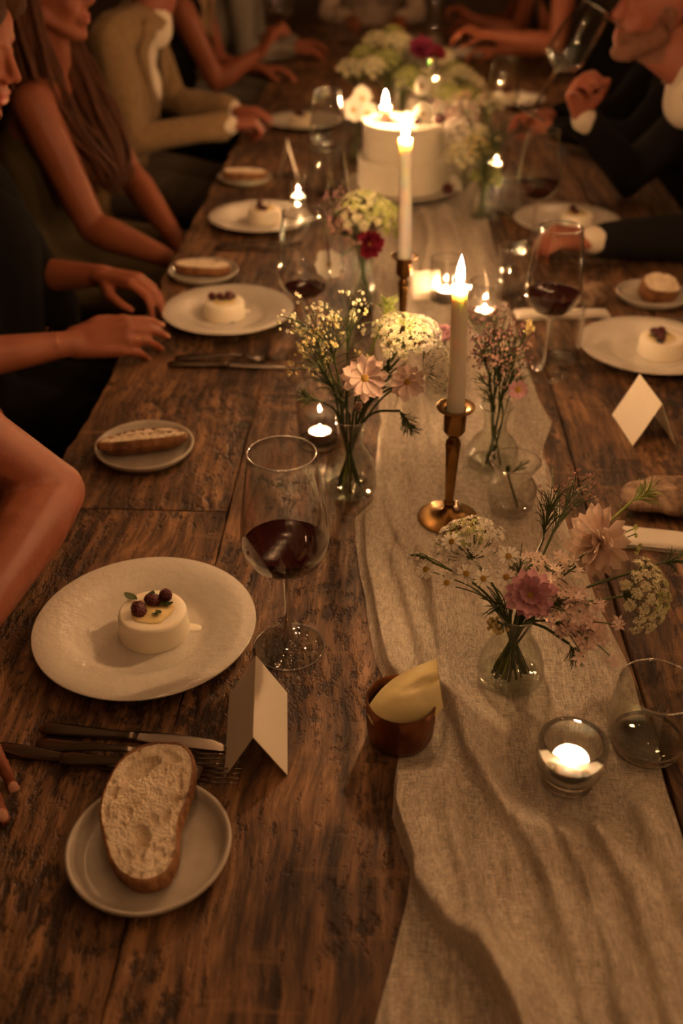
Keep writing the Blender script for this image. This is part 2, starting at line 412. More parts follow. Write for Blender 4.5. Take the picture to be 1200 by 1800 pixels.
# ------------------------------------------------------------------ the room
def structure(name, mb, mat):
    o = mb.build(name, mat, None, False); o['kind'] = 'structure'; return o
RX0, RX1, RY0, RY1, RZ = -3.2, 3.6, -2.5, 10.0, 3.1
structure('floor', MB().box(((RX0 + RX1) / 2, (RY0 + RY1) / 2, -0.05), (RX1 - RX0, RY1 - RY0, 0.1)), M_floor)
structure('ceiling', MB().box(((RX0 + RX1) / 2, (RY0 + RY1) / 2, RZ + 0.05), (RX1 - RX0, RY1 - RY0, 0.1)), M_room)
structure('wall_left', MB().box((RX0 - 0.05, (RY0 + RY1) / 2, RZ / 2), (0.1, RY1 - RY0, RZ)), M_room)
structure('wall_right', MB().box((RX1 + 0.05, (RY0 + RY1) / 2, RZ / 2), (0.1, RY1 - RY0, RZ)), M_room)
structure('wall_back', MB().box(((RX0 + RX1) / 2, RY1 + 0.05, RZ / 2), (RX1 - RX0 + 0.2, 0.1, RZ)), M_room)
structure('wall_front', MB().box(((RX0 + RX1) / 2, RY0 - 0.05, RZ / 2), (RX1 - RX0 + 0.2, 0.1, RZ)), M_room)

# string lights over the table: the rows of small dots mirrored in every glass
def string_light(x, label, n, y0, y1, z):
    t = thing('string_light', label, 'string light', (x, y0, z), 0, 'string lights over the table')
    L = y1 - y0; pts = []
    sag = lambda v: -0.10 * math.sin(PI * ((v * 3) % 1.0))
    for k in range(61): pts.append((0, L * k / 60, sag(k / 60)))
    MB().tube(pts, 0.003, 5).build('cable', M_cable, t)
    bulb = MB().lathe([(0, -0.058), (0.0150, -0.050), (0.0185, -0.038), (0.0100, -0.022), (0, -0.0185)], 7).mesh('bulb', M_bulb)
    sock = MB().lathe([(0, -0.018), (0.010, -0.018), (0.010, 0.004), (0, 0.005)], 8).mesh('socket', M_cable)
    for k in range(n):
        v = (k + 0.5) / n; p = (0, L * v, sag(v) - 0.004)
        link('socket', sock, t).location = p; link('bulb', bulb, t).location = p
    for v, q in ((0.0, 0), (1.0, 1), (1 / 3, 0), (2 / 3, 0)):
        MB().tube([(0, L * v, 0), (0, L * v, RZ - z)], 0.002, 5).build('hanger', M_cable, t)
string_light(-0.30, 'string of warm bulbs hung over the left half of the table', 12, -1.2, 5.6, 2.55)
string_light(0.95, 'string of warm bulbs hung over the right table edge', 12, -1.5, 5.3, 2.50)
string_light(1.80, 'string of warm bulbs hung along the right side of the room', 12, -1.3, 5.5, 2.45)

# ------------------------------------------------------------------ the table
TX0, TX1, TY0, TY1 = -0.515, 0.83, 0.08, 6.30
table = thing('dining_table', 'long rustic table of worn wide brown boards', 'table', (0, 0, 0))
def plank(x0, x1, y0, y1, seed, dz=0.0, rough0=0.0015, rough1=0.0015):
    n = max(8, int((y1 - y0) / 0.035)); th = 0.048; vs = []; fs = []
    def wob(y, s, a): return a * (noise.noise(Vector((s, y * 9, 0.3))) * 1.2 + 0.8 * noise.noise(Vector((s, y * 38, 1.7))))
    for i in range(n + 1):
        y = y0 + (y1 - y0) * i / n
        e = 0.002 if i in (0, n) else 0.0
        a = x0 + wob(y, seed, rough0) + e; b = x1 + wob(y, seed + 5, rough1) - e
        z = TZ + dz - e * 0.6; bv = 0.0014
        vs += [(a, y, z - th), (a, y, z - bv * 1.6), (a + bv, y, z), (b - bv, y, z), (b, y, z - bv * 1.6), (b, y, z - th)]
    for i in range(n):
        for k in range(6):
            l = (k + 1) % 6; fs.append((i * 6 + k, i * 6 + l, (i + 1) * 6 + l, (i + 1) * 6 + k))
    fs.append(tuple(range(6))); fs.append(tuple(n * 6 + k for k in range(5, -1, -1)))
    m = MB().add(vs, fs)
    return m.build('plank', M_wood, table, True, R(25))
G = 0.0016; G2 = 0.0004
plank(TX0, -0.226 - G2, TY0, 1.2465, 1.0, 0.0, 0.008, 0.0015)
plank(TX0, -0.226 - G2, 1.2495, 3.62, 2.1, -0.0006, 0.008, 0.0015)
plank(TX0, -0.226 - G2, 3.623, TY1, 3.3, 0.0, 0.006, 0.0015)
plank(-0.226 + G2, 0.046 - G2, TY0, 2.66, 4.0, -0.0004)
plank(-0.226 + G2, 0.046 - G2, 2.663, TY1, 5.2, 0.0)
plank(0.046 + G2, 0.318 - G, TY0, 3.1, 6.4, -0.0005)
plank(0.046 + G2, 0.318 - G, 3.103, TY1, 7.7, 0.0)
plank(0.318 + G, 0.585 - G, TY0, 2.4, 8.1, -0.0004)
plank(0.318 + G, 0.585 - G, 2.403, TY1, 9.5, -0.0002)
plank(0.585 + G, TX1, TY0, 3.9, 10.3, -0.0004, 0.0015, 0.006)
plank(0.585 + G, TX1, 3.903, TY1, 11.9, 0.0, 0.0015, 0.006)
for y in (0.6, 3.2, 5.8):
    MB().box(((TX0 + TX1) / 2, y, TZ - 0.073), (1.0, 0.09, 0.045), None, 0.004).build('crossbeam', M_bench, table)
    for x in (-0.22, 0.53):
        MB().box((x, y, (TZ - 0.096) / 2), (0.085, 0.085, TZ - 0.096), None, 0.006).build('leg', M_bench, table)

def bench(x, label):
    t = thing('bench', label, 'bench', (x, 0, 0), 0)
    MB().box((0, 3.1, 0.435), (0.36, 6.2, 0.04), None, 0.005).build('seat', M_bench, t)
    for y in (0.4, 2.2, 4.0, 5.8):
        for dx in (-0.12, 0.12): MB().box((dx, y, 0.2075), (0.06, 0.06, 0.415), None, 0.004).build('leg', M_bench, t)
bench(-0.98, 'long dark wooden bench under the guests beside the olive dress')
bench(1.20, 'long dark wooden bench under the man in the dark suit')

# ------------------------------------------------------------------ gauze runner
RL = [(0.12, -0.03), (0.30, -0.012), (0.465, 0.009), (0.582, 0.036), (0.613, 0.040), (0.681, 0.022), (0.726, 0.025), (0.775, 0.032), (0.85, 0.026), (0.917, 0.002), (1.01, -0.011), (1.128, -0.025), (1.176, -0.033), (1.235, -0.033), (1.283, -0.008), (1.422, -0.004), (1.54, 0.0), (2.27, -0.03), (2.8, -0.01), (3.5, 0.02), (5.9, 0.03)]
RR = [(0.12, 0.44), (0.30, 0.40), (0.465, 0.36), (0.665, 0.315), (0.738, 0.314), (0.936, 0.310), (1.011, 0.297), (1.296, 0.276), (1.434, 0.271), (1.553, 0.298), (1.662, 0.286), (2.01, 0.276), (2.63, 0.277), (5.9, 0.27)]
FOLDS = [  # amp, width left, width right, ridge line (x, y)
 (0.017, 0.016, 0.026, [(0.196, 0.47), (0.195, 0.522), (0.183, 0.603), (0.159, 0.675), (0.129, 0.73), (0.112, 0.77), (0.094, 0.861), (0.096, 0.909), (0.091, 0.994), (0.087, 1.111)]),
 (0.013, 0.012, 0.018, [(0.143, 0.468), (0.119, 0.518), (0.112, 0.552), (0.094, 0.605), (0.085, 0.648), (0.085, 0.764), (0.075, 0.815)]),
 (0.014, 0.013, 0.020, [(0.225, 0.472), (0.225, 0.523), (0.222, 0.58), (0.206, 0.643), (0.192, 0.688), (0.176, 0.72)]),
 (0.015, 0.012, 0.022, [(0.266, 0.473), (0.263, 0.525), (0.257, 0.594), (0.236, 0.654), (0.218, 0.707)]),
 (0.012, 0.014, 0.022, [(0.33, 0.47), (0.296, 0.589), (0.289, 0.653), (0.272, 0.724), (0.257, 0.797)]),
 (0.026, 0.011, 0.034, [(0.138, 0.468), (0.125, 0.503), (0.088, 0.545), (0.068, 0.573), (0.045, 0.619), (0.036, 0.67), (0.040, 0.714), (0.055, 0.805)]),
 (0.012, 0.010, 0.012, [(0.043, 1.144), (0.022, 1.245), (0.006, 1.359), (0.008, 1.49)]),
 (0.011, 0.010, 0.020, [(0.049, 0.841), (0.026, 0.897), (0.012, 0.981), (-0.008, 1.128), (-0.010, 1.244)]),
 (0.009, 0.012, 0.012, [(0.07, 0.86), (0.062, 0.951), (0.045, 1.054), (0.023, 1.157)]),
 (0.010, 0.010, 0.014, [(0.087, 1.043), (0.066, 1.132), (0.061, 1.247)]),
 (0.010, 0.016, 0.010, [(0.297, 0.909), (0.290, 1.005), (0.270, 1.168), (0.239, 1.286)]),
 (0.020, 0.020, 0.022, [(0.10, 2.2), (0.13, 2.5), (0.11, 2.75)]), (0.022, 0.024, 0.020, [(0.18, 2.1), (0.20, 2.4), (0.17, 2.8)]),
 (0.018, 0.018, 0.022, [(0.05, 2.15), (0.06, 2.45), (0.04, 2.75)]), (0.016, 0.015, 0.02, [(0.24, 1.6), (0.25, 1.9), (0.24, 2.6)]),
 (0.010, 0.016, 0.018, [(0.12, 1.45), (0.10, 1.7), (0.11, 2.0)]), (0.012, 0.016, 0.02, [(0.03, 1.5), (0.06, 1.7), (0.05, 1.95)]),
]
REST = [(0.105, 1.241, 0.066), (0.164, 0.901, 0.052), (0.198, 1.272, 0.046), (0.183, 1.397, 0.052), (-0.044, 1.317, 0.055), (0.212, 0.742, 0.054), (0.303, 0.793, 0.052),
        (0.031, 0.798, 0.048), (0.041, 1.886, 0.055), (0.045, 2.93, 0.20), (0.13, 2.10, 0.06), (0.215, 1.985, 0.06), (0.29, 2.12, 0.05), (-0.05, 2.05, 0.06), (0.243, 2.68, 0.06), (0.084, 2.03, 0.06), (0.16, 1.60, 0.05), (0.10, 3.6, 0.3), (0.10, 4.2, 0.4)]
def make_runner():
    Y0, Y1, NU, NV = 0.12, 5.9, 150, 800
    yy = Y0 + (Y1 - Y0) * (np.linspace(0, 1, NV + 1) ** 1.55)
    xl = np.interp(yy, *zip(*RL)); xr = np.interp(yy, *zip(*RR))
    k = np.ones(5) / 5
    wav = np.array([0.004 * noise.noise(Vector((y * 14, 0, 0))) for y in yy]); wav2 = np.array([0.004 * noise.noise(Vector((y * 12, 5, 0))) for y in yy])
    xl = xl + wav; xr = xr + wav2
    u = np.linspace(0, 1, NU + 1)
    X = xl[:, None] + (xr - xl)[:, None] * u[None, :]; Y = np.repeat(yy[:, None], NU + 1, 1)
    H = np.zeros_like(X)
    for amp, wl, wr, line in FOLDS:
        ys = [p[1] for p in line]; xs = [p[0] for p in line]
        c = np.interp(yy, ys, xs)
        if line[0][1] < 0.48: c = np.where(yy < ys[0], xs[0] + (ys[0] - yy) * 0.25, c)
        lo, hi = ys[0], ys[-1]
        win = np.clip((hi + 0.05 - yy) / 0.09, 0, 1) * (1.0 if lo < 0.48 else np.clip((yy - lo + 0.05) / 0.09, 0, 1))
        win = win * win * (3 - 2 * win)
        D = X - c[:, None]
        H = np.maximum(H, 0.55 * H + 1.35 * amp * win[:, None] * np.where(D < 0, np.exp(-(D / wl) ** 2), np.exp(-(D / wr) ** 2)))
    SH = H.copy()
    rg = random.Random(21)
    for k in range(70):
        if k < 40: y0 = rg.uniform(0.2, 0.85); ln = rg.uniform(0.15, 0.5); x0 = rg.uniform(0.0, 0.33); sl = rg.uniform(-0.22, -0.02) if y0 < 0.7 else rg.uniform(-0.1, 0.1)
        else: y0 = rg.uniform(0.8, 3.6); ln = rg.uniform(0.2, 0.7); x0 = rg.uniform(-0.02, 0.27); sl = rg.uniform(-0.1, 0.1)
        amp = rg.uniform(0.002, 0.0055); wl = rg.uniform(0.003, 0.008); wr = rg.uniform(0.003, 0.010); ph = rg.random() * 6
        c = x0 + sl * (yy - y0) + 0.006 * np.sin(yy * 16 + ph); q = np.clip((yy - y0) / ln, 0, 1); win = np.sin(PI * q) ** 0.7
        D = X - c[:, None]; H += amp * win[:, None] * np.where(D < 0, np.exp(-(D / wl) ** 2), np.exp(-(D / wr) ** 2))
    wr_ = np.zeros_like(X)
    for j in range(NV + 1):
        for i in range(NU + 1):
            x, y = X[j, i], Y[j, i]
            a = noise.noise(Vector((x * 32 + y * 5, y * 4.0, 2.0))); b = noise.noise(Vector((x * 85 - y * 6, y * 9.0, 7.0)))
            c = noise.noise(Vector((x * 160, y * 70, 3.0)))
            wr_[j, i] = 0.0090 * max(0, a + 0.15) + 0.0060 * max(0, b) + 0.0008 * c
    H += wr_
    edge = np.minimum(X - xl[:, None], xr[:, None] - X)
    for (cx, cy, r) in REST:
        d = np.hypot(X - cx, Y - cy); H *= np.clip((d - r) / 0.035, 0, 1) * 0.9 + 0.1 * np.clip((d - r + 0.005) / 0.01, 0, 1)
    H *= 0.25 + 0.75 * np.clip(edge / 0.010, 0, 1)
    att = np.ones_like(X)
    for (cx, cy, r) in REST: att *= np.clip((np.hypot(X - cx, Y - cy) - r) / 0.035, 0, 1)
    X = X - 0.45 * SH * att * np.clip(edge / 0.02, 0, 1)
    Z = TZ + 0.0012 + np.maximum(H, 0)
    vs = np.stack([X, Y, Z], -1).reshape(-1, 3).tolist()
    n1 = NU + 1
    fs = [(j * n1 + i, j * n1 + i + 1, (j + 1) * n1 + i + 1, (j + 1) * n1 + i) for j in range(NV) for i in range(NU)]
    m = MB(); m.v = vs; m.f = fs
    o = m.build('table_runner', M_gauze, None, True, None)
    tag(o, 'sheer crinkled cream gauze runner lying along the middle of the table', 'table runner')
make_runner()

# ------------------------------------------------------------------ plates and desserts
def make_plate(name, label, prof, loc, mat, group, n=64):
    return tag_loc(MB().lathe(prof, n).build(name, mat), label, 'plate', loc, group)
def tag_loc(o, label, cat, loc, group=None, rz=0.0):
    o.location = loc; o.rotation_euler = (0, 0, rz); return tag(o, label, cat, group)
DP = [(0, 0.0042), (0.066, 0.0042), (0.074, 0.0055), (0.082, 0.0105), (0.092, 0.0150), (0.115, 0.0190), (0.1385, 0.0222), (0.1400, 0.0212), (0.1385, 0.0195), (0.115, 0.0158), (0.094, 0.0118), (0.084, 0.0070), (0.076, 0.0016), (0.070, 0.0), (0.064, 0.0), (0.060, 0.0014), (0, 0.0014)]
dinner_mesh = MB().lathe(DP, 72).mesh('dinner_plate', M_porc)
plates = [((-0.290, 0.958), 'large cream dinner plate nearest the wine glass with full red wine'),
          ((-0.329, 1.994), 'cream dinner plate by the hands of the woman in black'),
          ((-0.330, 2.644), 'cream dinner plate before the woman in the olive dress'),
          ((-0.300, 3.790), 'small looking cream dinner plate beyond the fist of the tan jacket'),
          ((0.530, 1.847), 'cream dinner plate behind the tent card at the frame edge'),
          ((0.483, 2.655), 'cream dinner plate before the man in the dark suit'),
          ((0.480, 4.20), 'cream dinner plate below the bare arm, far down the table'),
          ((0.364, 5.261), 'cream dinner plate farthest down the table by the last flame')]
for (x, y), lb in plates:
    tag_loc(link('dinner_plate', dinner_mesh), lb, 'plate', (x, y, TZ + 0.0002), 'cream dinner plates')

def leaf_mb(L, W, bend=0.3, n=6):
    m = MB()
    def fn(u, v):
        w_ = W * math.sin(PI * (v * 0.94 + 0.03)) ** 0.75 * (u - 0.5)
        return (w_, L * v, bend * L * v * v * 0.6 - abs(u - 0.5) * W * -0.25)
    return m.grid(fn, 2, n)
berry_mb = MB()
berry_mb.ell((0, 0, 0.0075), (0.0085, 0.0085, 0.009), None, 14, 10, 0.10, 420)
half_berry = MB().ell((0, 0, 0.005), (0.0095, 0.0125, 0.0075), None, 14, 10, 0.14, 300, 3.0)
def dessert(label, loc, rz, berries, leaves, drip=True):
    t = thing('panna_cotta', label, 'dessert', (loc[0], loc[1], TZ + 0.0046), rz, 'panna cotta desserts')
    r, h = 0.0435, 0.034
    prof = [(0, 0)] + [(r + 0.001, 0)] + [(r + 0.0015, 0.004)] + [(r, 0.012), (r - 0.0005, h - 0.005), (r - 0.002, h - 0.0015), (r - 0.005, h), (r - 0.012, h - 0.0005), (0, h - 0.001)]
    m = MB().lathe(prof, 40)
    m.v = [(x * (1 + 0.012 * noise.noise(Vector((x * 40, y * 40, z * 30)))), y * (1 + 0.012 * noise.noise(Vector((y * 40, x * 40, z * 30 + 4)))), z) for x, y, z in m.v]
    m.build('cream_disc', M_custard, t)
    pts = []
    for k in range(26):
        a = 2 * PI * k / 26; rr = 0.026 + 0.006 * noise.noise(Vector((math.cos(a) * 2, math.sin(a) * 2, rz + 3)))
        pts.append((rr * math.cos(a), rr * math.sin(a), h + 0.0001))
    s = MB(); c = [(0, 0, h + 0.0012)]
    s.add(c + [(p[0] * 0.9, p[1] * 0.9, h + 0.001) for p in pts] + pts, [(0, 1 + k, 1 + (k + 1) % 26) for k in range(26)] + [(1 + k, 27 + k, 27 + (k + 1) % 26, 1 + (k + 1) % 26) for k in range(26)])
    s.build('glaze', M_sauce, t)
    if drip:
        d = MB(); d.ell((0.047, 0.008, 0.0002), (0.013, 0.008, 0.0012), None, 14, 6, 0.3, 90, 2)
        d.build('cream_drip', M_custard, t)
    for (x, y, kind, a) in berries:
        b = (half_berry if kind else berry_mb)
        o = MB().merge(b, Matrix.Rotation(a, 4, 'Z') @ Matrix.Rotation(0.35 * kind, 4, 'X')).build('berry', M_berry, t); o.location = (x, y, h + 0.0005)
    for (x, y, L, a) in leaves:
        o = MB().merge(leaf_mb(L, L * 0.62, 0.35), Matrix.Rotation(a, 4, 'Z')).build('herb_leaf', M_leaf, t); o.location = (x, y, h + 0.0028)
    return t
B1 = [(-0.016, -0.004, 1, 0.5), (0.014, 0.020, 0, 0.2), (-0.002, 0.013, 1, 1.9)]
L1 = [(-0.022, 0.016, 0.019, 1.2), (-0.010, 0.013, 0.018, -0.4), (0.004, 0.006, 0.020, -1.0), (0.006, -0.004, 0.012, -2.4), (0.014, 0.006, 0.012, -1.3), (0.0, 0.020, 0.012, 0.6), (0.010, -0.010, 0.008, 2.0)]
B2 = [(-0.022, 0.012, 0, 0), (-0.004, 0.010, 1, 0.3), (0.012, 0.0, 0, 0.4), (0.016, 0.012, 1, 1.0)]
L2 = [(0.002, -0.012, 0.013, 0.4), (0.018, -0.006, 0.012, -1.0), (-0.012, 0.002, 0.011, 1.4)]
dessert('white panna cotta with three halved berries on the largest nearest plate', (-0.280, 0.962), 0.0, B1, L1)
d2 = dessert('white panna cotta on the plate beside the clasped hands', (-0.337, 1.994), 0.4, B2, L2)
dessert('white panna cotta on the plate before the olive dress', (-0.322, 2.650), 1.2, B1, L2)
dessert('blurred panna cotta on the plate beyond the fist', (-0.31, 3.775), 2.2, B2, L1)
dessert('white panna cotta with dark leaves near the tent card at the edge', (0.550, 1.842), 1.7, B2, L1)
dessert('white panna cotta on the plate before the dark suit', (0.505, 2.648), 2.9, [(0.012, -0.006, 0, 0), (0.002, 0.012, 1, 0)], L2)
dessert('blurred panna cotta under the bare arm far down the table', (0.47, 4.20), 0.3, B1, L2, False)
# a dark leaf slid down the side of two desserts
for (x, y, lb) in ((0.552, 1.796, 'small dark leaf fallen beside the dessert by the tent card'), (-0.312, 1.948, 'small dark leaf fallen beside the dessert by the clasped hands')):
    o = MB().merge(leaf_mb(0.016, 0.012, 0.2), Matrix.Translation((0, 0, 0.0008))).build('herb_leaf', M_leaf); tag_loc(o, lb, 'leaf', (x, y, TZ + 0.0048), 'fallen herb leaves', 0.7)

BP = [(0, 0.0042), (0.062, 0.0042), (0.069, 0.0055), (0.0735, 0.0095), (0.0765, 0.0160), (0.0795, 0.0176), (0.0818, 0.0165), (0.0805, 0.0120), (0.076, 0.0050), (0.070, 0.0), (0.055, 0.0), (0.053, 0.0012), (0, 0.0012)]
side_mesh = MB().lathe(BP, 56).mesh('side_plate', M_speck)
for (x, y), lb in [((-0.218, 0.630), 'speckled grey side plate under the large bread slice nearest the camera'), ((-0.388, 1.418), 'speckled side plate holding two thin bread slices on the table edge'),
                   ((-0.422, 2.241), 'small side plate between two dinner plates on the left'), ((-0.425, 3.050), 'small side plate farthest along the left table edge'),
                   ((0.600, 2.140), 'small side plate beyond the dinner plate on the right')]:
    tag_loc(link('side_plate', side_mesh), lb, 'plate', (x, y, TZ + 0.0002), 'speckled side plates')

# ------------------------------------------------------------------ bread
def bread_slice(label, outline, th, holes, loc, euler, seed=1, nr=34, na=110, group=None):
    "outline: closed list of (x, y) in metres, holes: (x, y, rx, ry, angle, depth)"
    t = thing('bread_slice', label, 'bread', loc, 0, group); t.rotation_euler = euler
    pts = catmull([(x, y, 0) for x, y in outline + [outline[0]]], 12)[:-1]
    cx = sum(p.x for p in pts) / len(pts); cy = sum(p.y for p in pts) / len(pts)
    ring = [pts[int(k * len(pts) / na) % len(pts)] for k in range(na)]
    rg = random.Random(seed); hs = list(holes)
    for _ in range(60):
        a = rg.random() * 2 * PI; q = 0.30 + 0.63 * rg.random() ** 0.45; p = ring[int(a / 2 / PI * na) % na]
        hs.append((cx + (p.x - cx) * q, cy + (p.y - cy) * q, rg.uniform(0.0011, 0.0032), rg.uniform(0.0016, 0.0060), a + PI / 2 + rg.uniform(-.5, .5), rg.uniform(0.002, 0.006)))
    def top(x, y):
        z = 0.0009 * noise.noise(Vector((x * 160, y * 160, seed))) + 0.0006 * noise.noise(Vector((x * 420, y * 420, seed)))
        for (hx, hy, rx, ry, an, dp) in hs:
            dx, dy = x - hx, y - hy
            if abs(dx) > 0.03 or abs(dy) > 0.03: continue
            c, s_ = math.cos(an), math.sin(an); u = (dx * c + dy * s_) / rx; v = (-dx * s_ + dy * c) / ry; d = u * u + v * v
            if d < 1: z -= dp * (1 - d) ** 0.5
        return z
    m = MB(); vs = [(cx, cy, th + top(cx, cy))]; fs = []
    for j in range(1, nr + 1):
        q = 0.94 * (j / nr) ** 0.8
        for k in range(na):
            p = ring[k]; x = cx + (p.x - cx) * q; y = cy + (p.y - cy) * q
            vs.append((x, y, th + top(x, y)))
    for k in range(na): fs.append((0, 1 + k, 1 + (k + 1) % na))
    for j in range(nr - 1):
        for k in range(na):
            a = 1 + j * na + k; b = 1 + j * na + (k + 1) % na; fs.append((a, a + na, b + na, b))
    m.add(vs, fs).build('crumb', M_crumb, t, True, None)
    c = MB(); prof = [(0.92, th - 0.0022), (0.942, th + 0.0006), (0.982, th - 0.0002), (1.0, th - 0.003), (1.01, th * 0.55), (1.0, 0.003), (0.975, 0.0), (0.5, 0.0006)]
    vs = []; fs = []
    for (q, z) in prof:
        for k in range(na):
            p = ring[k]; qq = q * (1 + 0.008 * noise.noise(Vector((p.x * 90, p.y * 90, z * 60 + seed))))
            vs.append((cx + (p.x - cx) * qq, cy + (p.y - cy) * qq, z))
    for j in range(len(prof) - 1):
        for k in range(na):
            l = (k + 1) % na; fs.append((j * na + k, j * na + l, (j + 1) * na + l, (j + 1) * na + k))
    fs.append(tuple((len(prof) - 1) * na + k for k in range(na)))
    c.add(vs, fs).build('crust', M_crust, t, True, R(70))
    return t
OUT1 = [(-0.052, 0.036), (-0.040, 0.066), (-0.014, 0.083), (0.018, 0.083), (0.036, 0.066), (0.040, 0.036), (0.035, 0.008), (0.029, -0.020), (0.030, -0.052), (0.020, -0.074), (-0.006, -0.078), (-0.030, -0.060), (-0.046, -0.024), (-0.054, 0.006)]
H1 = [(-0.016, 0.052, 0.020, 0.0095, 0.55, 0.012), (-0.028, 0.040, 0.012, 0.006, 0.9, 0.005), (0.010, 0.068, 0.008, 0.004, -0.4, 0.004), (0.018, 0.060, 0.0085, 0.0045, -0.2, 0.008),
      (-0.006, -0.028, 0.0085, 0.013, 0.35, 0.013), (0.016, -0.008, 0.0045, 0.009, -0.2, 0.009), (0.026, 0.028, 0.003, 0.009, 0.0, 0.004), (-0.046, 0.004, 0.0035, 0.0055, 0.0, 0.009),
      (-0.040, 0.024, 0.003, 0.008, -0.3, 0.005), (0.004, -0.010, 0.005, 0.006, 0.4, 0.004), (-0.022, -0.002, 0.004, 0.009, 0.1, 0.003), (0.002, 0.020, 0.006, 0.009, 0.9, 0.002), (-0.018, -0.048, 0.006, 0.004, -0.8, 0.004), (0.012, -0.044, 0.005, 0.003, 0.3, 0.003)]
bread_slice('large pale sourdough slice with big holes on the nearest side plate', OUT1, 0.020, H1, (-0.218, 0.658, TZ + 0.0135), (R(7), R(-4), R(4)), 3, 100, 240)
OUT2 = [(-0.070, 0.0), (-0.055, 0.022), (-0.02, 0.032), (0.02, 0.032), (0.055, 0.022), (0.068, 0.0), (0.055, -0.024), (0.0, -0.030), (-0.052, -0.024)]
bread_slice('flat pale bread slice lying under the upright crust by the table edge', OUT2, 0.010, [], (-0.392, 1.428, TZ + 0.0105), (0, 0, R(18)), 5)
OUT3 = [(-0.074, -0.004), (-0.06, 0.012), (0.0, 0.018), (0.055, 0.014), (0.072, 0.002), (0.06, -0.013), (0.0, -0.016), (-0.06, -0.014)]
bread_slice('narrow bread slice with dark crust lying on top of a paler slice', OUT3, 0.013, [], (-0.386, 1.405, TZ + 0.0225), (R(-10), 0, R(14)), 6)
bread_slice('blurred bread slice on the side plate between two dinner plates', OUT2, 0.018, [], (-0.424, 2.244, TZ + 0.0105), (0, 0, R(-8)), 8)
bread_slice('bread slice on the farthest side plate along the left edge', OUT2, 0.02, [], (-0.425, 3.050, TZ + 0.0105), (0, 0, R(-4)), 9)
bread_slice('thick bread chunk on the side plate at the right edge', [(x * 0.62, y * 1.0) for x, y in OUT2], 0.036, H1[:3], (0.604, 2.137, TZ + 0.012), (R(24), R(6), R(8)), 10)
def loaf(label, loc, r, rz, seed):
    o = MB().ell((0, 0, r[2] * 0.93), r, None, 72, 44, 0.26, 34, seed).build('bread_loaf', M_loaf)
    return tag_loc(o, label, 'bread', loc, None, rz)
loaf('rough dark crusted bread piece lying behind the folded napkin at the right', (0.452, 1.285, TZ), (0.085, 0.046, 0.022), 0.1, 3.0)
loaf('blurred small bread piece behind the narrow napkin by the wine glass', (0.452, 2.095, TZ), (0.05, 0.035, 0.026), 0.4, 5.0)

# folded napkins
def napkin(label, loc, sx, sy, rz):
    t = thing('napkin', label, 'napkin', loc, rz, 'folded linen napkins')
    for k in range(3):
        m = MB()
        def fn(u, v, k=k):
            x = (u - 0.5) * sx * (1 - 0.02 * k); y = (v - 0.5) * sy * (1 - 0.05 * k)
            e = min(u, 1 - u, v, 1 - v)
            return (x, y, 0.0008 + 0.0032 * (k + min(1, e * 12) ** 0.5) + 0.0012 * noise.noise(Vector((x * 22, y * 30, k))))
        m.grid(fn, 24, 12)
        m.add([(-sx / 2, -sy / 2, 0.0003 + k * .0032), (sx / 2, -sy / 2, 0.0003 + k * .0032), (sx / 2, sy / 2, 0.0003 + k * .0032), (-sx / 2, sy / 2, 0.0003 + k * .0032)], [(0, 3, 2, 1)])
        m.build('fold', M_linen, t)
napkin('folded white napkin running out of frame below the dark bread piece', (0.455, 1.187, TZ), 0.20, 0.048, R(-8))
napkin('narrow folded white napkin behind the wine glass on the right', (0.385, 2.035, TZ), 0.20, 0.045, R(3))

# ------------------------------------------------------------------ cutlery
def loft(sections, n=10):
    "sections: (x, half width, half thickness, y centre, z centre)"
    m = MB(); vs = []; fs = []
    for (x, wv, tv, yc, zc) in sections:
        for k in range(n):
            a = 2 * PI * k / n; ca, sa = math.cos(a), math.sin(a)
            vs.append((x, yc + wv * math.copysign(abs(ca) ** 0.7, ca), zc + tv * math.copysign(abs(sa) ** 0.7, sa)))
    for i in range(len(sections) - 1):
        for k in range(n):
            l = (k + 1) % n; fs.append((i * n + k, i * n + l, (i + 1) * n + l, (i + 1) * n + k))
    fs.append(tuple(range(n))); fs.append(tuple((len(sections) - 1) * n + k for k in range(n)))
    return m.add(vs, fs)
HANDLE = [(0, 0.003, 0.0015, 0, 0.0045), (0.003, 0.0075, 0.003, 0, 0.0045), (0.010, 0.0092, 0.0038, 0, 0.0045), (0.03, 0.0086, 0.0040, 0, 0.0045), (0.06, 0.0068, 0.0038, 0, 0.0045), (0.085, 0.0055, 0.0035, 0, 0.0045), (0.10, 0.0060, 0.0038, 0, 0.0046), (0.104, 0.0066, 0.0042, 0, 0.0047), (0.108, 0.0055, 0.0036, 0, 0.0046)]
BLADE = [(0.107, 0.0050, 0.0024, 0, 0.0046), (0.113, 0.0078, 0.0014, 0.0010, 0.0046), (0.13, 0.0088, 0.0010, 0.0012, 0.0040), (0.17, 0.0092, 0.0009, 0.0010, 0.0030), (0.195, 0.0082, 0.0009, 0.0002, 0.0024), (0.208, 0.0056, 0.0008, -0.0022, 0.0022), (0.2155, 0.0012, 0.0006, -0.0052, 0.0022)]
FHAND = [(0, 0.003, 0.001, 0, 0.004), (0.003, 0.0085, 0.0016, 0, 0.004), (0.012, 0.0098, 0.0022, 0, 0.0042), (0.03, 0.0082, 0.0022, 0, 0.005), (0.07, 0.0050, 0.0022, 0, 0.008), (0.10, 0.0036, 0.0022, 0, 0.0095), (0.125, 0.0036, 0.0021, 0, 0.0085)]
FHEAD = [(0.124, 0.0036, 0.0021, 0, 0.0086), (0.134, 0.0070, 0.0016, 0, 0.0066), (0.142, 0.0108, 0.0012, 0, 0.0046), (0.152, 0.0122, 0.0010, 0, 0.0030), (0.163, 0.0122, 0.0009, 0, 0.0026)]
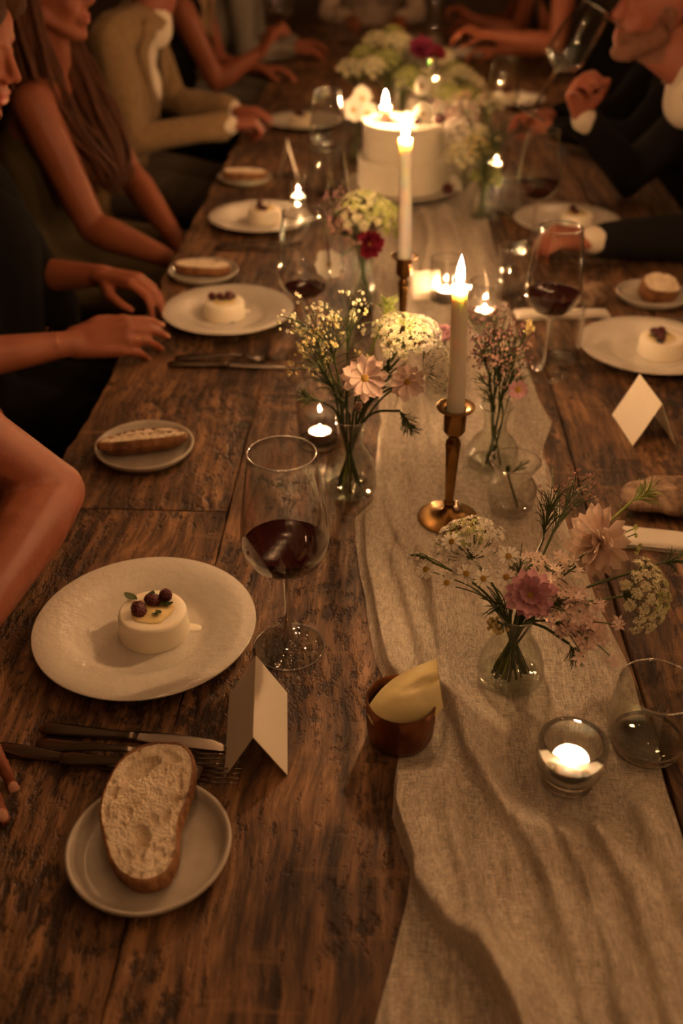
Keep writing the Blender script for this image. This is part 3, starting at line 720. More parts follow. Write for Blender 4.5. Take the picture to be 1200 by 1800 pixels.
k_handle = loft(HANDLE).mesh('handle', M_steel); k_blade = loft(BLADE).mesh('blade', M_steel)
f_handle = loft(FHAND).mesh('handle', M_steel); f_head = loft(FHEAD).mesh('head', M_steel)
tine = loft([(0.161, 0.0019, 0.0009, 0, 0.0026), (0.18, 0.0017, 0.0009, 0, 0.0028), (0.198, 0.0013, 0.0008, 0, 0.0046), (0.207, 0.0005, 0.0005, 0, 0.0062)], 6).mesh('tine', M_steel)
s_bowl = MB().ell((0, 0, 0), (0.021, 0.0135, 0.005), None, 16, 10).mesh('bowl', M_steel)
def lay(name, label, a, b, dz=0.0):
    a = Vector(a); b = Vector(b); rz = math.atan2(b.y - a.y, b.x - a.x)
    t = thing(name, label, name.split('_')[-1], (a.x, a.y, TZ + dz), rz, 'dark steel cutlery'); s = (b - a).length
    if name == 'table_knife':
        t.scale = (s / 0.2155,) * 3; link('handle', k_handle, t); link('blade', k_blade, t)
    elif name == 'table_fork':
        t.scale = (s / 0.207,) * 3; link('handle', f_handle, t); h = link('head', f_head, t)
        for q in (-0.0101, -0.0034, 0.0034, 0.0101): link('tine', tine, h).location = (0, q, 0)
    else:
        t.scale = (s / 0.20,) * 3; link('handle', f_handle, t); o = link('bowl', s_bowl, t); o.location = (0.143, 0, 0.0062)
    return t
lay('table_knife', 'dark steel knife lying just below the nearest dinner plate', (-0.376, 0.789), (-0.158, 0.772))
lay('table_fork', 'dark steel fork lying between two knives by the nearest plate', (-0.374, 0.766), (-0.160, 0.747))
lay('table_knife', 'dark steel knife reaching out of frame behind the big bread slice', (-0.418, 0.757), (-0.198, 0.727))
lay('table_fork', 'dark fork mostly hidden behind the big bread slice', (-0.34, 0.742), (-0.140, 0.7225), 0.006)
lay('table_knife', 'dark knife below the plate beside the clasped hands', (-0.414, 1.748), (-0.178, 1.752))
lay('table_fork', 'dark fork below the plate beside the clasped hands', (-0.405, 1.778), (-0.182, 1.790))
lay('table_knife', 'dark knife below the plate before the olive dress', (-0.425, 2.432), (-0.205, 2.432))
lay('table_fork', 'dark fork below the plate before the olive dress', (-0.415, 2.462), (-0.205, 2.468))
lay('table_knife', 'dark knife beyond the plate at the right edge', (0.66, 2.012), (0.445, 2.008))
lay('table_spoon', 'dark spoon entering the frame beside the runner at the lower right', (0.53, 0.675), (0.285, 0.722), 0.004)

# ------------------------------------------------------------------ place cards
def quad_card(faces):
    m = MB()
    for q in faces:
        q = [Vector(p) for p in q]; n = (q[1] - q[0]).cross(q[3] - q[0]).normalized() * 0.0003
        m.add([p + n for p in q] + [p - n for p in q], [(0, 1, 2, 3), (7, 6, 5, 4), (0, 4, 5, 1), (1, 5, 6, 2), (2, 6, 7, 3), (3, 7, 4, 0)])
    return m
def card(label, loc, panels):
    t = thing('place_card', label, 'place card', loc, 0, 'blank place cards')
    for q in panels: quad_card([[Vector(p) - Vector(loc) for p in q]]).build('panel', M_card, t, False)
z0 = TZ + 0.0008; H = 0.122
def tent(label, x0, y0, x1, y1, hgt, half):
    d = Vector((x1 - x0, y1 - y0, 0)); n = Vector((-d.y, d.x, 0)).normalized() * half; a = Vector((x0, y0, z0)); b = Vector((x1, y1, z0)); up = Vector((0, 0, hgt))
    card(label, (a + b) / 2 - Vector((0, 0, 0.0008)), [[a - n, b - n, b + up, a + up], [a + n, b + n, b + up, a + up]])
tent('blank cream tent card with its ridge towards the camera beside the nearest plate', -0.136, 0.858, -0.1245, 0.732, 0.060, 0.034)
tent('blank cream tent card standing before the dinner plate at the right', 0.447, 1.588, 0.461, 1.476, 0.078, 0.037)
tent('narrow blurred tent card standing by the far left glasses', -0.305, 3.16, -0.295, 3.06, 0.10, 0.028)
tent('small bright tent card beside the tealight glasses behind the second candle', 0.060, 2.135, 0.125, 2.15, 0.055, 0.03)

# ------------------------------------------------------------------ copper bowl with butter
bowl = MB().lathe([(0, 0.004), (0.028, 0.004), (0.0325, 0.007), (0.0352, 0.014), (0.0362, 0.035), (0.0366, 0.0575), (0.0378, 0.0588), (0.0388, 0.0575), (0.0385, 0.035), (0.0372, 0.012), (0.0340, 0.003), (0.029, 0.0), (0, 0.0)], 56).build('copper_bowl', M_copper)
tag_loc(bowl, 'small copper bowl standing half on the edge of the runner', 'bowl', (0.031, 0.797, TZ + 0.0016))
def butter():
    t = thing('butter_curl', 'pale yellow curl of butter leaning in the copper bowl', 'butter', (0.031, 0.797, TZ + 0.006), 0)
    m = MB(); NU, NV = 16, 26
    def shell(s):
        def fn(u, v):
            a = (u - 0.5) * 2; wv = 0.030 * (math.sin(PI * (0.10 + 0.62 * min(1, v * 1.05))) ** 0.7)
            x = 0.086 * (v - 0.5) + (0.010 * a if v > 0.6 else 0) * (v - 0.6) * 2.5
            crown = 0.022 * (1 - abs(a) ** 2.2) * math.sin(PI * min(0.97, v * 0.80 + 0.12)) ** 0.6
            crease = -0.006 * math.exp(-((a - 0.1 - (1 - v) * 0.5) / 0.10) ** 2) * max(0, (v - 0.45)) * 2
            lip = 0.010 * max(0, v - 0.72) * 3 * (0.4 + 0.6 * a)
            z = s * crown + (crease + lip if s > 0 else lip) + 0.0008 * noise.noise(Vector((x * 90, a * 3, s)))
            return (x, a * wv, z)
        return fn
    m.grid(shell(1.0), NU, NV); m.grid(shell(-0.9), NU, NV)
    M = Matrix.Translation((0.005, 0.000, 0.048)) @ Matrix.Rotation(R(20), 4, 'Z') @ Matrix.Rotation(R(-24), 4, 'Y') @ Matrix.Rotation(R(34), 4, 'X')
    m.xf(M).build('curl', M_butter, t, True, R(60)); return t
butter()

# ------------------------------------------------------------------ drinking glasses
WG = [(0, 0), (0.043, 0), (0.0448, 0.0008), (0.044, 0.0022), (0.030, 0.0042), (0.016, 0.0075), (0.0085, 0.0135), (0.0052, 0.024), (0.0041, 0.045), (0.0038, 0.075), (0.0043, 0.100), (0.0070, 0.1125), (0.0150, 0.1190), (0.0300, 0.1270), (0.0420, 0.1385), (0.0495, 0.1530), (0.0520, 0.1680), (0.0512, 0.185), (0.0482, 0.212), (0.0440, 0.243), (0.0400, 0.270), (0.0383, 0.281),
      (0.0375, 0.281), (0.0392, 0.270), (0.0431, 0.243), (0.0473, 0.212), (0.0503, 0.185), (0.0511, 0.168), (0.0486, 0.1537), (0.0412, 0.1395), (0.0292, 0.1283), (0.0142, 0.1210), (0, 0.1190)]
wg_bowl_mesh = MB().lathe([(0.0070, 0.1125)] + WG[12:], 56).mesh('bowl', M_glass)
wg_stem_mesh = MB().lathe([(0.0085, 0.0135), (0.0052, 0.024), (0.0041, 0.045), (0.0038, 0.075), (0.0043, 0.100), (0.0070, 0.1125)], 24).mesh('stem', M_solid)
wg_rim_mesh = MB().lathe([(0.0379 + 0.0011 * math.cos(a), 0.2812 + 0.0011 * math.sin(a)) for a in [2 * PI * k / 8 for k in range(9)]], 56).mesh('rim', M_rim)
wg_edge_mesh = MB().lathe([(0.0440 + 0.0011 * math.cos(a), 0.0012 + 0.0010 * math.sin(a)) for a in [2 * PI * k / 8 for k in range(9)]], 56).mesh('foot_rim', M_rim)
wg_foot_mesh = MB().lathe(WG[:7], 56).mesh('foot', M_green_glass)
def wine_mesh(level):
    ins = WG[22:][::-1]; pr = [(0, 0.1193)]
    for (r, z) in ins[1:]:
        if z < level: pr.append((r - 0.0006, z + 0.0004)); last = (r, z)
        else:
            f = (level - last[1]) / (z - last[1]); r1 = last[0] + (r - last[0]) * f - 0.0006
            pr += [(r1, level + 0.0006), (r1 - 0.0012, level), (0, level)]; break
    return MB().lathe(pr, 48).mesh('wine', M_wine)
wine_full = wine_mesh(0.1600); wine_low = wine_mesh(0.139)
def wine_glass(label, x, y, z=TZ, wine=None, rot=None):
    t = thing('wine_glass', label, 'wine glass', (x, y, z), 0, 'tall stemmed wine glasses')
    bw = link('bowl', wg_bowl_mesh, t); link('rim', wg_rim_mesh, bw); link('stem', wg_stem_mesh, t); ft = link('foot', wg_foot_mesh, t); link('edge', wg_edge_mesh, ft)
    if wine: link('wine', wine, t, 'dark red wine')
    if rot: t.rotation_euler = rot
    return t
wine_glass('tall wine glass of dark red wine beside the nearest dinner plate', -0.107, 0.944, wine=wine_full)
wine_glass('wine glass of red wine standing near the folded narrow napkin', 0.311, 1.751, wine=wine_full)
wine_glass('wine glass of red wine by the plate before the dark suit', 0.372, 2.480, wine=wine_full)
wine_glass('nearly empty wine glass behind the daisy bouquet on the left', -0.150, 1.817, wine=wine_low)
wine_glass('empty tall wine glass in front of the cake', -0.135, 2.30)
wine_glass('wine glass with a little red wine left of the cake candle', -0.165, 2.93, wine=wine_low)
wine_glass('wine glass before the pink hand beyond the cake', 0.375, 3.48)
wine_glass('far wine glass near the last candle flame', 0.20, 4.85)
wine_glass('blurred far wine glass by the grey guest', -0.20, 4.75, wine=wine_low)

def tumbler(label, x, y, r, h, z=TZ, water=None, thick=0.006, name='water_glass', mat=None, bulge=0.0):
    t = thing(name, label, 'glass', (x, y, z), 0)
    w_ = r * 0.88
    pr = [(w_, 0.0035), (r * (0.97 + bulge), h * 0.3), (r * (1.0 + bulge * 0.8), h * 0.55), (r * 0.985, h * 0.8), (r * 0.965, h), (r * 0.965 - 0.0014, h), (r * 0.985 - 0.0016, h * 0.8), (r * (1.0 + bulge * 0.8) - 0.0018, h * 0.55), (r * (0.97 + bulge) - 0.002, h * 0.3), (r * 0.86, thick + 0.003)]
    wl = MB().lathe(pr, 56).build('wall', mat or M_glass, t)
    MB().lathe([(r * 0.965 - 0.0007 + 0.0010 * math.cos(a), h + 0.0010 * math.sin(a)) for a in [2 * PI * k / 8 for k in range(9)]], 56).build('rim', M_rim, wl)
    MB().lathe([(0, 0.0), (r * 0.78, 0.0), (r * 0.855, 0.002), (r * 0.868, 0.0045), (r * 0.86, thick + 0.0018), (r * 0.80, thick + 0.001), (r * 0.5, thick), (0, thick - 0.001)], 56).build('base', M_solid, t)
    if water:
        q = [(0, thick - 0.0005), (r * 0.70, thick + 0.0006), (r * 0.85, thick + 0.005), (r * (0.97 + bulge) - 0.003, max(h * 0.3, thick + 0.008)), (r * (1.0 + bulge * 0.5) - 0.0028, water), (0, water)]
        MB().lathe(q, 40).build('water', M_water, t)
    return t
tumbler('stemless glass of water at the right edge beside the nearest tealight', 0.305, 0.797, 0.0445, 0.088, TZ + 0.0016, water=0.044, thick=0.012, bulge=0.06, mat=M_green_glass)
tumbler('straight water tumbler standing behind the wine glass foot on the right', 0.352, 1.815, 0.036, 0.112, water=0.05)
tumbler('clear water tumbler between candle and wine glass on the right', 0.285, 2.13, 0.036, 0.115, TZ + 0.0016, water=0.06)
tumbler('blurred water tumbler beside the dark suit cuff', 0.335, 2.75, 0.036, 0.105, water=0.05)
tumbler('blurred water tumbler before the far right hand', 0.30, 3.35, 0.036, 0.105, water=0.05)

# ------------------------------------------------------------------ flames and candles
def flame_mb(h, r):
    pr = [(0, 0), (r * 0.80, h * 0.11), (r * 1.0, h * 0.30), (r * 0.74, h * 0.60), (r * 0.36, h * 0.83), (0, h)]
    return MB().lathe(pr, 8)
def wick_flame(parent, z, h, r, x=0.0, y=0.0):
    MB().tube([(x, y, z - 0.004), (x, y, z + 0.003), (x + 0.0008, y, z + 0.007)], 0.0008, 5).build('wick', M_wick, parent)
    o = flame_mb(h, r).build('flame', M_flame, parent); o.location = (x, y, z + 0.004); return o
def taper(label, x, y, z, h, r0, r1, lean=(0, 0), fl=0.040):
    t = thing('taper_candle', label, 'candle', (x, y, z), 0)
    rr = r1; pr = [(0, 0)] + [(r0 + (r1 - r0) * k / 12, (h - 0.012) * k / 12) for k in range(13)]
    pr += [(rr * 1.03, h - 0.005), (rr * 1.07, h), (rr * 1.04, h + 0.0025), (rr * 0.90, h + 0.0028), (rr * 0.72, h + 0.0002), (rr * 0.4, h - 0.0012), (0, h - 0.0015)]
    m = MB().lathe(pr, 28); m.v = [(x_ + lean[0] * (z_ / h) ** 2, y_ + lean[1] * (z_ / h) ** 2, z_) for x_, y_, z_ in m.v]
    m.build('wax', M_wax, t)
    wick_flame(t, h, fl, 0.0066, lean[0], lean[1])
    return t
CSP = [(0, 0), (0.043, 0), (0.0455, 0.0012), (0.0452, 0.0030), (0.041, 0.0045), (0.030, 0.0062), (0.018, 0.0095), (0.0105, 0.0150), (0.0072, 0.0200), (0.0066, 0.0240), (0.0088, 0.0270), (0.0092, 0.0295), (0.0066, 0.0330), (0.0066, 0.0360), (0.0080, 0.07), (0.0102, 0.115), (0.0112, 0.1280), (0.0098, 0.1330), (0.0074, 0.1370), (0.0074, 0.1395), (0.0120, 0.1440), (0.0158, 0.1500), (0.0160, 0.1780), (0.0170, 0.1815), (0.0262, 0.1845), (0.0272, 0.1875), (0.0260, 0.1880), (0.0180, 0.1850), (0.0148, 0.1840), (0.0146, 0.160), (0, 0.160)]
def candlestick(label, x, y, z, s=1.0):
    t = thing('candlestick', label, 'candlestick', (x, y, z), 0, 'brass candlesticks')
    MB().lathe([(r, zz * s) for r, zz in CSP[:9]] + [(0, CSP[8][1] * s)], 48).build('base', M_brass, t)
    MB().lathe([(0, CSP[8][1] * s)] + [(r, zz * s) for r, zz in CSP[8:20]] + [(0, CSP[19][1] * s)], 32).build('stem', M_brass, t)
    MB().lathe([(0, CSP[19][1] * s)] + [(r, zz * s) for r, zz in CSP[19:]], 48).build('cup', M_brass, t)
    return t
ZR = TZ + 0.0016
candlestick('brass candlestick standing on the gauze runner, the nearest one', 0.105, 1.241, ZR)
taper('lit cream taper candle in the nearest brass candlestick', 0.105, 1.241, ZR + 0.161, 0.199, 0.0128, 0.0106, (-0.006, 0))
candlestick('brass candlestick behind the daisy bouquet, before the cake', 0.040, 1.890, ZR, 0.94)
taper('lit cream taper candle standing in front of the cake', 0.040, 1.890, ZR + 0.152, 0.240, 0.0130, 0.0120, (-0.006, 0))

def votive(label, x, y, z, kind='bowl', tl_label='', fl=0.015):
    if kind == 'bowl':
        t = thing('votive_glass', label, 'candle holder', (x, y, z), 0)
        pr = [(0, 0.0), (0.0245, 0.0), (0.0275, 0.002), (0.0265, 0.006), (0.0255, 0.009), (0.0300, 0.014), (0.0350, 0.024), (0.0372, 0.038), (0.0368, 0.052), (0.0358, 0.0585), (0.0335, 0.0605), (0.0308, 0.0590), (0.0300, 0.050), (0.0298, 0.036), (0.0275, 0.024), (0.0225, 0.0175), (0, 0.016)]
        MB().lathe(pr, 56).build('thick_bowl', M_thick, t); zt = 0.0178
    else:
        t = tumbler(label, x, y, kind[0], kind[1], z, None, 0.006, 'votive_glass'); t['category'] = 'candle holder'; zt = 0.0068
    c = thing('tealight', tl_label, 'candle', (x, y, z + zt), 0)
    MB().lathe([(0, 0), (0.0185, 0), (0.0192, 0.001), (0.0192, 0.0165), (0.0187, 0.0168), (0.0186, 0.0150)], 32).build('cup', M_alu if kind != 'bowl' else M_tin, c)
    MB().lathe([(0, 0.002), (0.0184, 0.002), (0.0184, 0.0150), (0.0170, 0.0140), (0, 0.0136)], 32).build('wax', M_tin, c)
    wick_flame(c, 0.0142, fl, 0.0030)
votive('thick round glass tealight holder nearest the camera on the runner', 0.210, 0.742, ZR, 'bowl', 'lit tealight in the thick round glass on the runner', 0.008)
votive('tall straight glass with a tealight beside the daisy bouquet', -0.100, 1.462, TZ, (0.039, 0.100), 'lit tealight in the tall glass beside the daisy bouquet', 0.010)
votive('straight glass with a tealight right behind the nearest tall candle', 0.215, 2.000, ZR, (0.036, 0.085), 'lit tealight right behind the nearest tall candle', 0.010)
votive('straight glass with a tealight beside the small bright tent card', 0.138, 2.110, ZR, (0.038, 0.095), 'lit tealight beside the small bright tent card', 0.010)
votive('glass with a tealight beside the plate before the olive dress', -0.245, 2.820, TZ, (0.036, 0.080), 'lit tealight beside the plate before the olive dress', 0.010)
votive('glass with a tealight right of the cake', 0.340, 3.20, TZ, (0.035, 0.080), 'lit tealight right of the cake near the dark suit', 0.010)
votive('far glass with a tealight between the far bouquets', 0.20, 4.55, ZR, (0.035, 0.075), 'lit tealight between the far bouquets', 0.010)
taper('lit cream taper candle farthest down the table', 0.165, 4.30, ZR, 0.150, 0.012, 0.011, (0, 0), 0.034)

# ------------------------------------------------------------------ cake
CX, CY = 0.047, 2.935
cs = thing('cake_stand', 'low white cake plate under the two tier cake', 'cake stand', (CX, CY, ZR), 0)
MB().lathe([(0, 0.0), (0.095, 0.0), (0.10, 0.003), (0.085, 0.010), (0.080, 0.016), (0.155, 0.020), (0.172, 0.026), (0.173, 0.029), (0.168, 0.0285), (0.150, 0.024), (0, 0.0235)], 64).build('plate', M_porc, cs)
cake = thing('layer_cake', 'two tier ivory iced cake on a low white plate', 'cake', (CX, CY, ZR + 0.0238), 0)
def icing(r, z0_, z1_, seed):
    pr = [(0, z0_), (r - 0.003, z0_), (r, z0_ + 0.004)]
    for k in range(1, 10): pr.append((r + 0.0012 * math.sin(k * 2.3 + seed), z0_ + (z1_ - z0_) * k / 10))
    pr += [(r + 0.001, z1_ - 0.003), (r - 0.002, z1_ + 0.0015), (r - 0.008, z1_), (0, z1_ - 0.001)]
    m = MB().lathe(pr, 64)
    m.v = [(x * (1 + 0.012 * noise.noise(Vector((x * 9, y * 9, z * 60 + seed)))), y * (1 + 0.012 * noise.noise(Vector((x * 9, y * 9, z * 60 + seed)))), z) for x, y, z in m.v]
    return m
icing(0.128, 0.0, 0.084, 1.0).build('lower_tier', M_icing, cake)
icing(0.116, 0.0835, 0.176, 4.0).build('upper_tier', M_icing, cake)
ZC = ZR + 0.0238 + 0.176
t = thing('cake_candle', 'short lit candle standing on top of the cake', 'candle', (-0.006, 2.945, ZC), 0)
MB().lathe([(0, 0), (0.0125, 0), (0.0125, 0.028), (0.0165, 0.031), (0.0165, 0.036), (0.012, 0.0365), (0, 0.034)], 24).build('wax', M_wax, t)
wick_flame(t, 0.035, 0.040, 0.0066)

# ------------------------------------------------------------------ vases
def vase(label, x, y, z, prof, mat=None, water=None, group='small glass bud vases'):
    t = thing('bud_vase', label, 'vase', (x, y, z), 0, group)
    w_ = 0.0014
    inner = [(max(r - w_, 0.001), zz + (0.003 if k == 0 else 0)) for k, (r, zz) in enumerate(prof)]
    inner[0] = (prof[0][0] - 0.003, 0.004)
    MB().lathe([(0, 0)] + prof + inner[::-1] + [(0, 0.004)], 48).build('glass', mat or M_green_glass, t)
    MB().lathe([(prof[-1][0] - 0.0007 + 0.0011 * math.cos(a), prof[-1][1] + 0.0011 * math.sin(a)) for a in [2 * PI * k / 8 for k in range(9)]], 48).build('lip', M_rim, t)
    MB().lathe([(0, 0.0006), (prof[0][0] - 0.001, 0.0006), (prof[1][0] - 0.0022, 0.0032), (prof[1][0] - 0.004, 0.0058), (prof[0][0] * 0.5, 0.0046), (0, 0.0042)], 40).build('thick_base', M_glass, t)
    if water:
        pr = [(0, 0.0062)] + [(r - 0.001, zz + 0.0005) for r, zz in inner if 0.006 < zz < water]; rr = np.interp(water, [p[1] for p in inner], [p[0] for p in inner]) - 0.001
        MB().lathe(pr + [(rr, water), (0, water)], 40).build('water', M_water, t)
    return t
VP1 = [(0.036, 0.0), (0.0405, 0.003), (0.0415, 0.012), (0.0405, 0.030), (0.036, 0.050), (0.028, 0.066), (0.0205, 0.078), (0.0185, 0.088), (0.0190, 0.105), (0.0225, 0.122), (0.0245, 0.126)]
VP5 = [(0.034, 0.0), (0.0395, 0.003), (0.0405, 0.010), (0.0385, 0.026), (0.033, 0.042), (0.0255, 0.056), (0.0195, 0.066), (0.0180, 0.076), (0.0195, 0.090), (0.0225, 0.097)]
VP3 = [(0.036, 0.0), (0.041, 0.004), (0.0425, 0.014), (0.0400, 0.034), (0.031, 0.050), (0.0210, 0.060), (0.0180, 0.068), (0.0185, 0.084), (0.0225, 0.100), (0.0265, 0.108)]
VP4 = [(0.026, 0.0), (0.030, 0.003), (0.0345, 0.014), (0.0370, 0.030), (0.0360, 0.044), (0.0290, 0.056), (0.0265, 0.062), (0.0290, 0.070), (0.0350, 0.080), (0.0380, 0.086)]
VP2 = [(0.028, 0.0), (0.031, 0.004), (0.033, 0.020), (0.031, 0.045), (0.025, 0.070), (0.0205, 0.090), (0.0200, 0.120), (0.0230, 0.148), (0.0255, 0.155)]
vase('round clear bud vase holding the daisy bouquet left of the nearest candle', -0.044, 1.317, TZ, VP1, water=0.060)
vase('round clear bud vase on the runner holding the nearest pink bouquet', 0.164, 0.901, ZR, VP5, water=0.040)
vase('clear bud vase of lavender sprigs just behind the nearest candlestick', 0.183, 1.400, ZR, VP3, water=0.045)
vase('small wide lipped clear vase between candlestick and pink bouquet', 0.200, 1.268, ZR, VP4, M_glass, water=0.034)
vase('tall green tinted vase holding the crimson flower', -0.045, 2.050, TZ, VP2, water=0.10)
vase('slim vase of greenery right of the cake', 0.262, 2.72, ZR, VP2, water=0.10)
vase('vase of the far large bouquet behind the cake', 0.05, 3.62, ZR, [(r * 1.3, z) for r, z in VP2], water=0.10)
vase('vase of pale blossoms left behind the cake', -0.095, 3.30, TZ, VP2, water=0.08)
vase('vase of yellow blossoms right behind the cake', 0.235, 3.62, ZR, VP2, water=0.08)

# ------------------------------------------------------------------ flowers
def toward(p, q): return (Vector(q) - Vector(p)).normalized()
def petal_mesh(name, L, W, mat, cup=0.25, tip=0.9, base=0.22, nu=4, nv=6):
    def fn(u, v):
        a = (u - 0.5) * 2
        wv = W * (base + (1 - base) * math.sin(PI * min(1.0, v * 0.62 + 0.0) ) ** 0.9) * (1 if v < tip else max(0.12, math.cos((v - tip) / (1 - tip) * PI / 2) ** 0.5))
        return (a * wv / 2, L * v * (1 - 0.05 * a * a * v), cup * L * (v * v * 0.8) + 0.10 * W * a * a + 0.03 * W * math.cos(a * 7))
    return MB().grid(fn, nu, nv)
def stem_path(v, h, j=0.006, bend=0.0, zneck=None):
    "from inside a vase (x, y, z, neck height) up to the head"
    x, y, z, zn = v; h = Vector(h); d = Vector((h.x - x, h.y - y, 0)); L = d.length
    dn = d.normalized() if L > 1e-4 else Vector((0, 0, 0))
    b = Vector((x, y, z + 0.008)) - dn * min(0.018, L) + Vector((rnd.uniform(-j, j), rnd.uniform(-j, j), 0))
    n = Vector((x, y, z + zn)) + dn * 0.009 + Vector((rnd.uniform(-j, j), rnd.uniform(-j, j), 0)) * 0.6
    mid = n.lerp(h, 0.5) + Vector((0, 0, 0.012 + bend)) - dn * 0.10 * L
    return catmull([b, n, mid, h], 7)

def bloom(name, label, cat, v, h, nrm, layers, pm, eye=0.006, eyem=None, stem_r=0.0018, single=True, group=None, leaves=0, sepal=True):
    """a stemmed flower. layers: (count, length, width, tilt in degrees above the flat, cup, base radius)"""
    rg = random.Random(sum(ord(c) for c in label))
    t = thing(name, label, cat, h, 0, group); h = Vector(h); nrm = Vector(nrm).normalized()
    Mr = basis(nrm).to_4x4()
    path = stem_path(v, h - nrm * 0.004) if v else None
    if path:
        MB().tube([p - h for p in path], stem_r, 6).build('stem', M_stem, t)
    joint = MB()
    for li, (n, L, W, tilt, cup, rb) in enumerate(layers):
        pmb = petal_mesh('petal', L, W, pm, cup); me = pmb.mesh('petal', pm) if single else None
        for k in range(n):
            a = 2 * PI * (k + 0.5 * (li % 2)) / n + rg.uniform(-0.12, 0.12)
            s = rg.uniform(0.88, 1.08)
            M = Mr @ Matrix.Rotation(a, 4, 'Z') @ Matrix.Translation((0, rb, 0.0012 * li)) @ Matrix.Rotation(R(tilt + rg.uniform(-9, 9)), 4, 'X') @ Matrix.Rotation(rg.uniform(-0.25, 0.25), 4, 'Y') @ Matrix.Scale(s, 4)
            if single:
                o = link('petal', me, t); o.matrix_local = M
            else: joint.merge(pmb, M)
    if not single: joint.build('petals', pm, t, True, None, kind='stuff')
    if eye:
        e = MB().ell((0, 0, 0.001), (eye, eye, eye * 0.55), None, 14, 8, 0.25, 700)
        for k in range(26):
            a = k * 2.4; r = eye * math.sqrt((k + .5) / 26); e.ell((r * math.cos(a), r * math.sin(a), eye * 0.5 * (1 - (r / eye) ** 2) + 0.0015), (eye * 0.13,) * 3, None, 5, 4)
        e.xf(Mr).build('eye', eyem or P_eye, t)
    if sepal:
        MB().lathe([(0, -0.006), (0.0025, -0.005), (0.0045, -0.0015), (0.003, 0.0), (0, 0)], 10, Mr).build('calyx', M_stem, t)
    if path and leaves:
        for k in range(leaves):
            i = int(len(path) * (0.55 + 0.35 * k / max(leaves, 1))); p = path[min(i, len(path) - 2)] - h
            d = Matrix.Rotation(rg.uniform(0, 6.28), 4, 'Z') @ Matrix.Rotation(R(35), 4, 'X')
            MB().merge(leaf_mb(0.028, 0.006, 0.4), Matrix.Translation(p) @ d).build('leaf', M_leaf, t)
    return t

def floret(r): 
    vs = [(0, 0, 0)]; fs = []
    for k in range(5):
        a = 2 * PI * k / 5; vs += [(r * 0.55 * math.cos(a - 0.45), r * 0.55 * math.sin(a - 0.45), r * 0.1), (r * math.cos(a), r * math.sin(a), r * 0.22), (r * 0.55 * math.cos(a + 0.45), r * 0.55 * math.sin(a + 0.45), r * 0.1)]
        fs.append((0, 1 + 3 * k, 2 + 3 * k, 3 + 3 * k))
    return vs, fs
def umbel(label, v, h, nrm, rad, fm, dome=0.45, n=30, per=15, fr=0.0026, group='lacy umbel flowers', greens=None, name='lace_flower'):
    rg = random.Random(sum(ord(c) for c in label)); h = Vector(h); nrm = Vector(nrm).normalized(); Mr = basis(nrm).to_4x4()
    t = thing(name, label, 'flower', h, 0, group)
    base = Vector((0, 0, -rad * 0.62))
    if v:
        path = [p - h for p in stem_path(v, h + (Mr @ base), bend=-0.004)]; MB().tube(path, 0.0015, 6).build('stem', M_stem, t)
    rays = MB(); fl = MB(); g2 = MB(); V, Fc = floret(1.0)
    for k in range(n):
        q = math.sqrt((k + 0.5) / n); a = k * 2.39996; z = dome * rad * (1 - q * q) - 0.1 * rad * q ** 4
        c = Vector((q * rad * math.cos(a), q * rad * math.sin(a), z + rg.uniform(-1, 1) * rad * 0.03)); ur = rad * 0.155 * rg.uniform(0.85, 1.2)
        out = (c - base * 1.0).normalized(); B = basis(out)
        mid = base.lerp(c, 0.55) + Vector((0, 0, -rad * 0.05))
        rays.tube(catmull([base, mid, c - out * ur * 0.5], 3), 0.0005, 4, False)
        for m in range(per):
            qq = math.sqrt((m + 0.5) / per); b = m * 2.4 + k
            p = c + B @ Vector((qq * ur * math.cos(b), qq * ur * math.sin(b), 0.4 * ur * (1 - qq * qq)))
            T = Matrix.Translation(p) @ (B.to_4x4()) @ Matrix.Rotation(rg.uniform(-0.6, 0.6), 4, 'X') @ Matrix.Rotation(rg.uniform(-0.6, 0.6), 4, 'Y') @ Matrix.Rotation(rg.random() * 6, 4, 'Z') @ Matrix.Scale(fr * rg.uniform(0.85, 1.45), 4)
            (g2 if greens and q < greens and rg.random() < 0.6 else fl).add(V, Fc, T)
            if m % 3 == 0: rays.tube([c - out * ur * 0.5, p], 0.0003, 3, False)
    rays.xf(Mr).build('rays', M_stem, t, kind='stuff'); fl.xf(Mr).build('florets', fm, t, True, None, kind='stuff')
    if g2.v: g2.xf(Mr).build('young_florets', P_lime, t, True, None, kind='stuff')
    return t

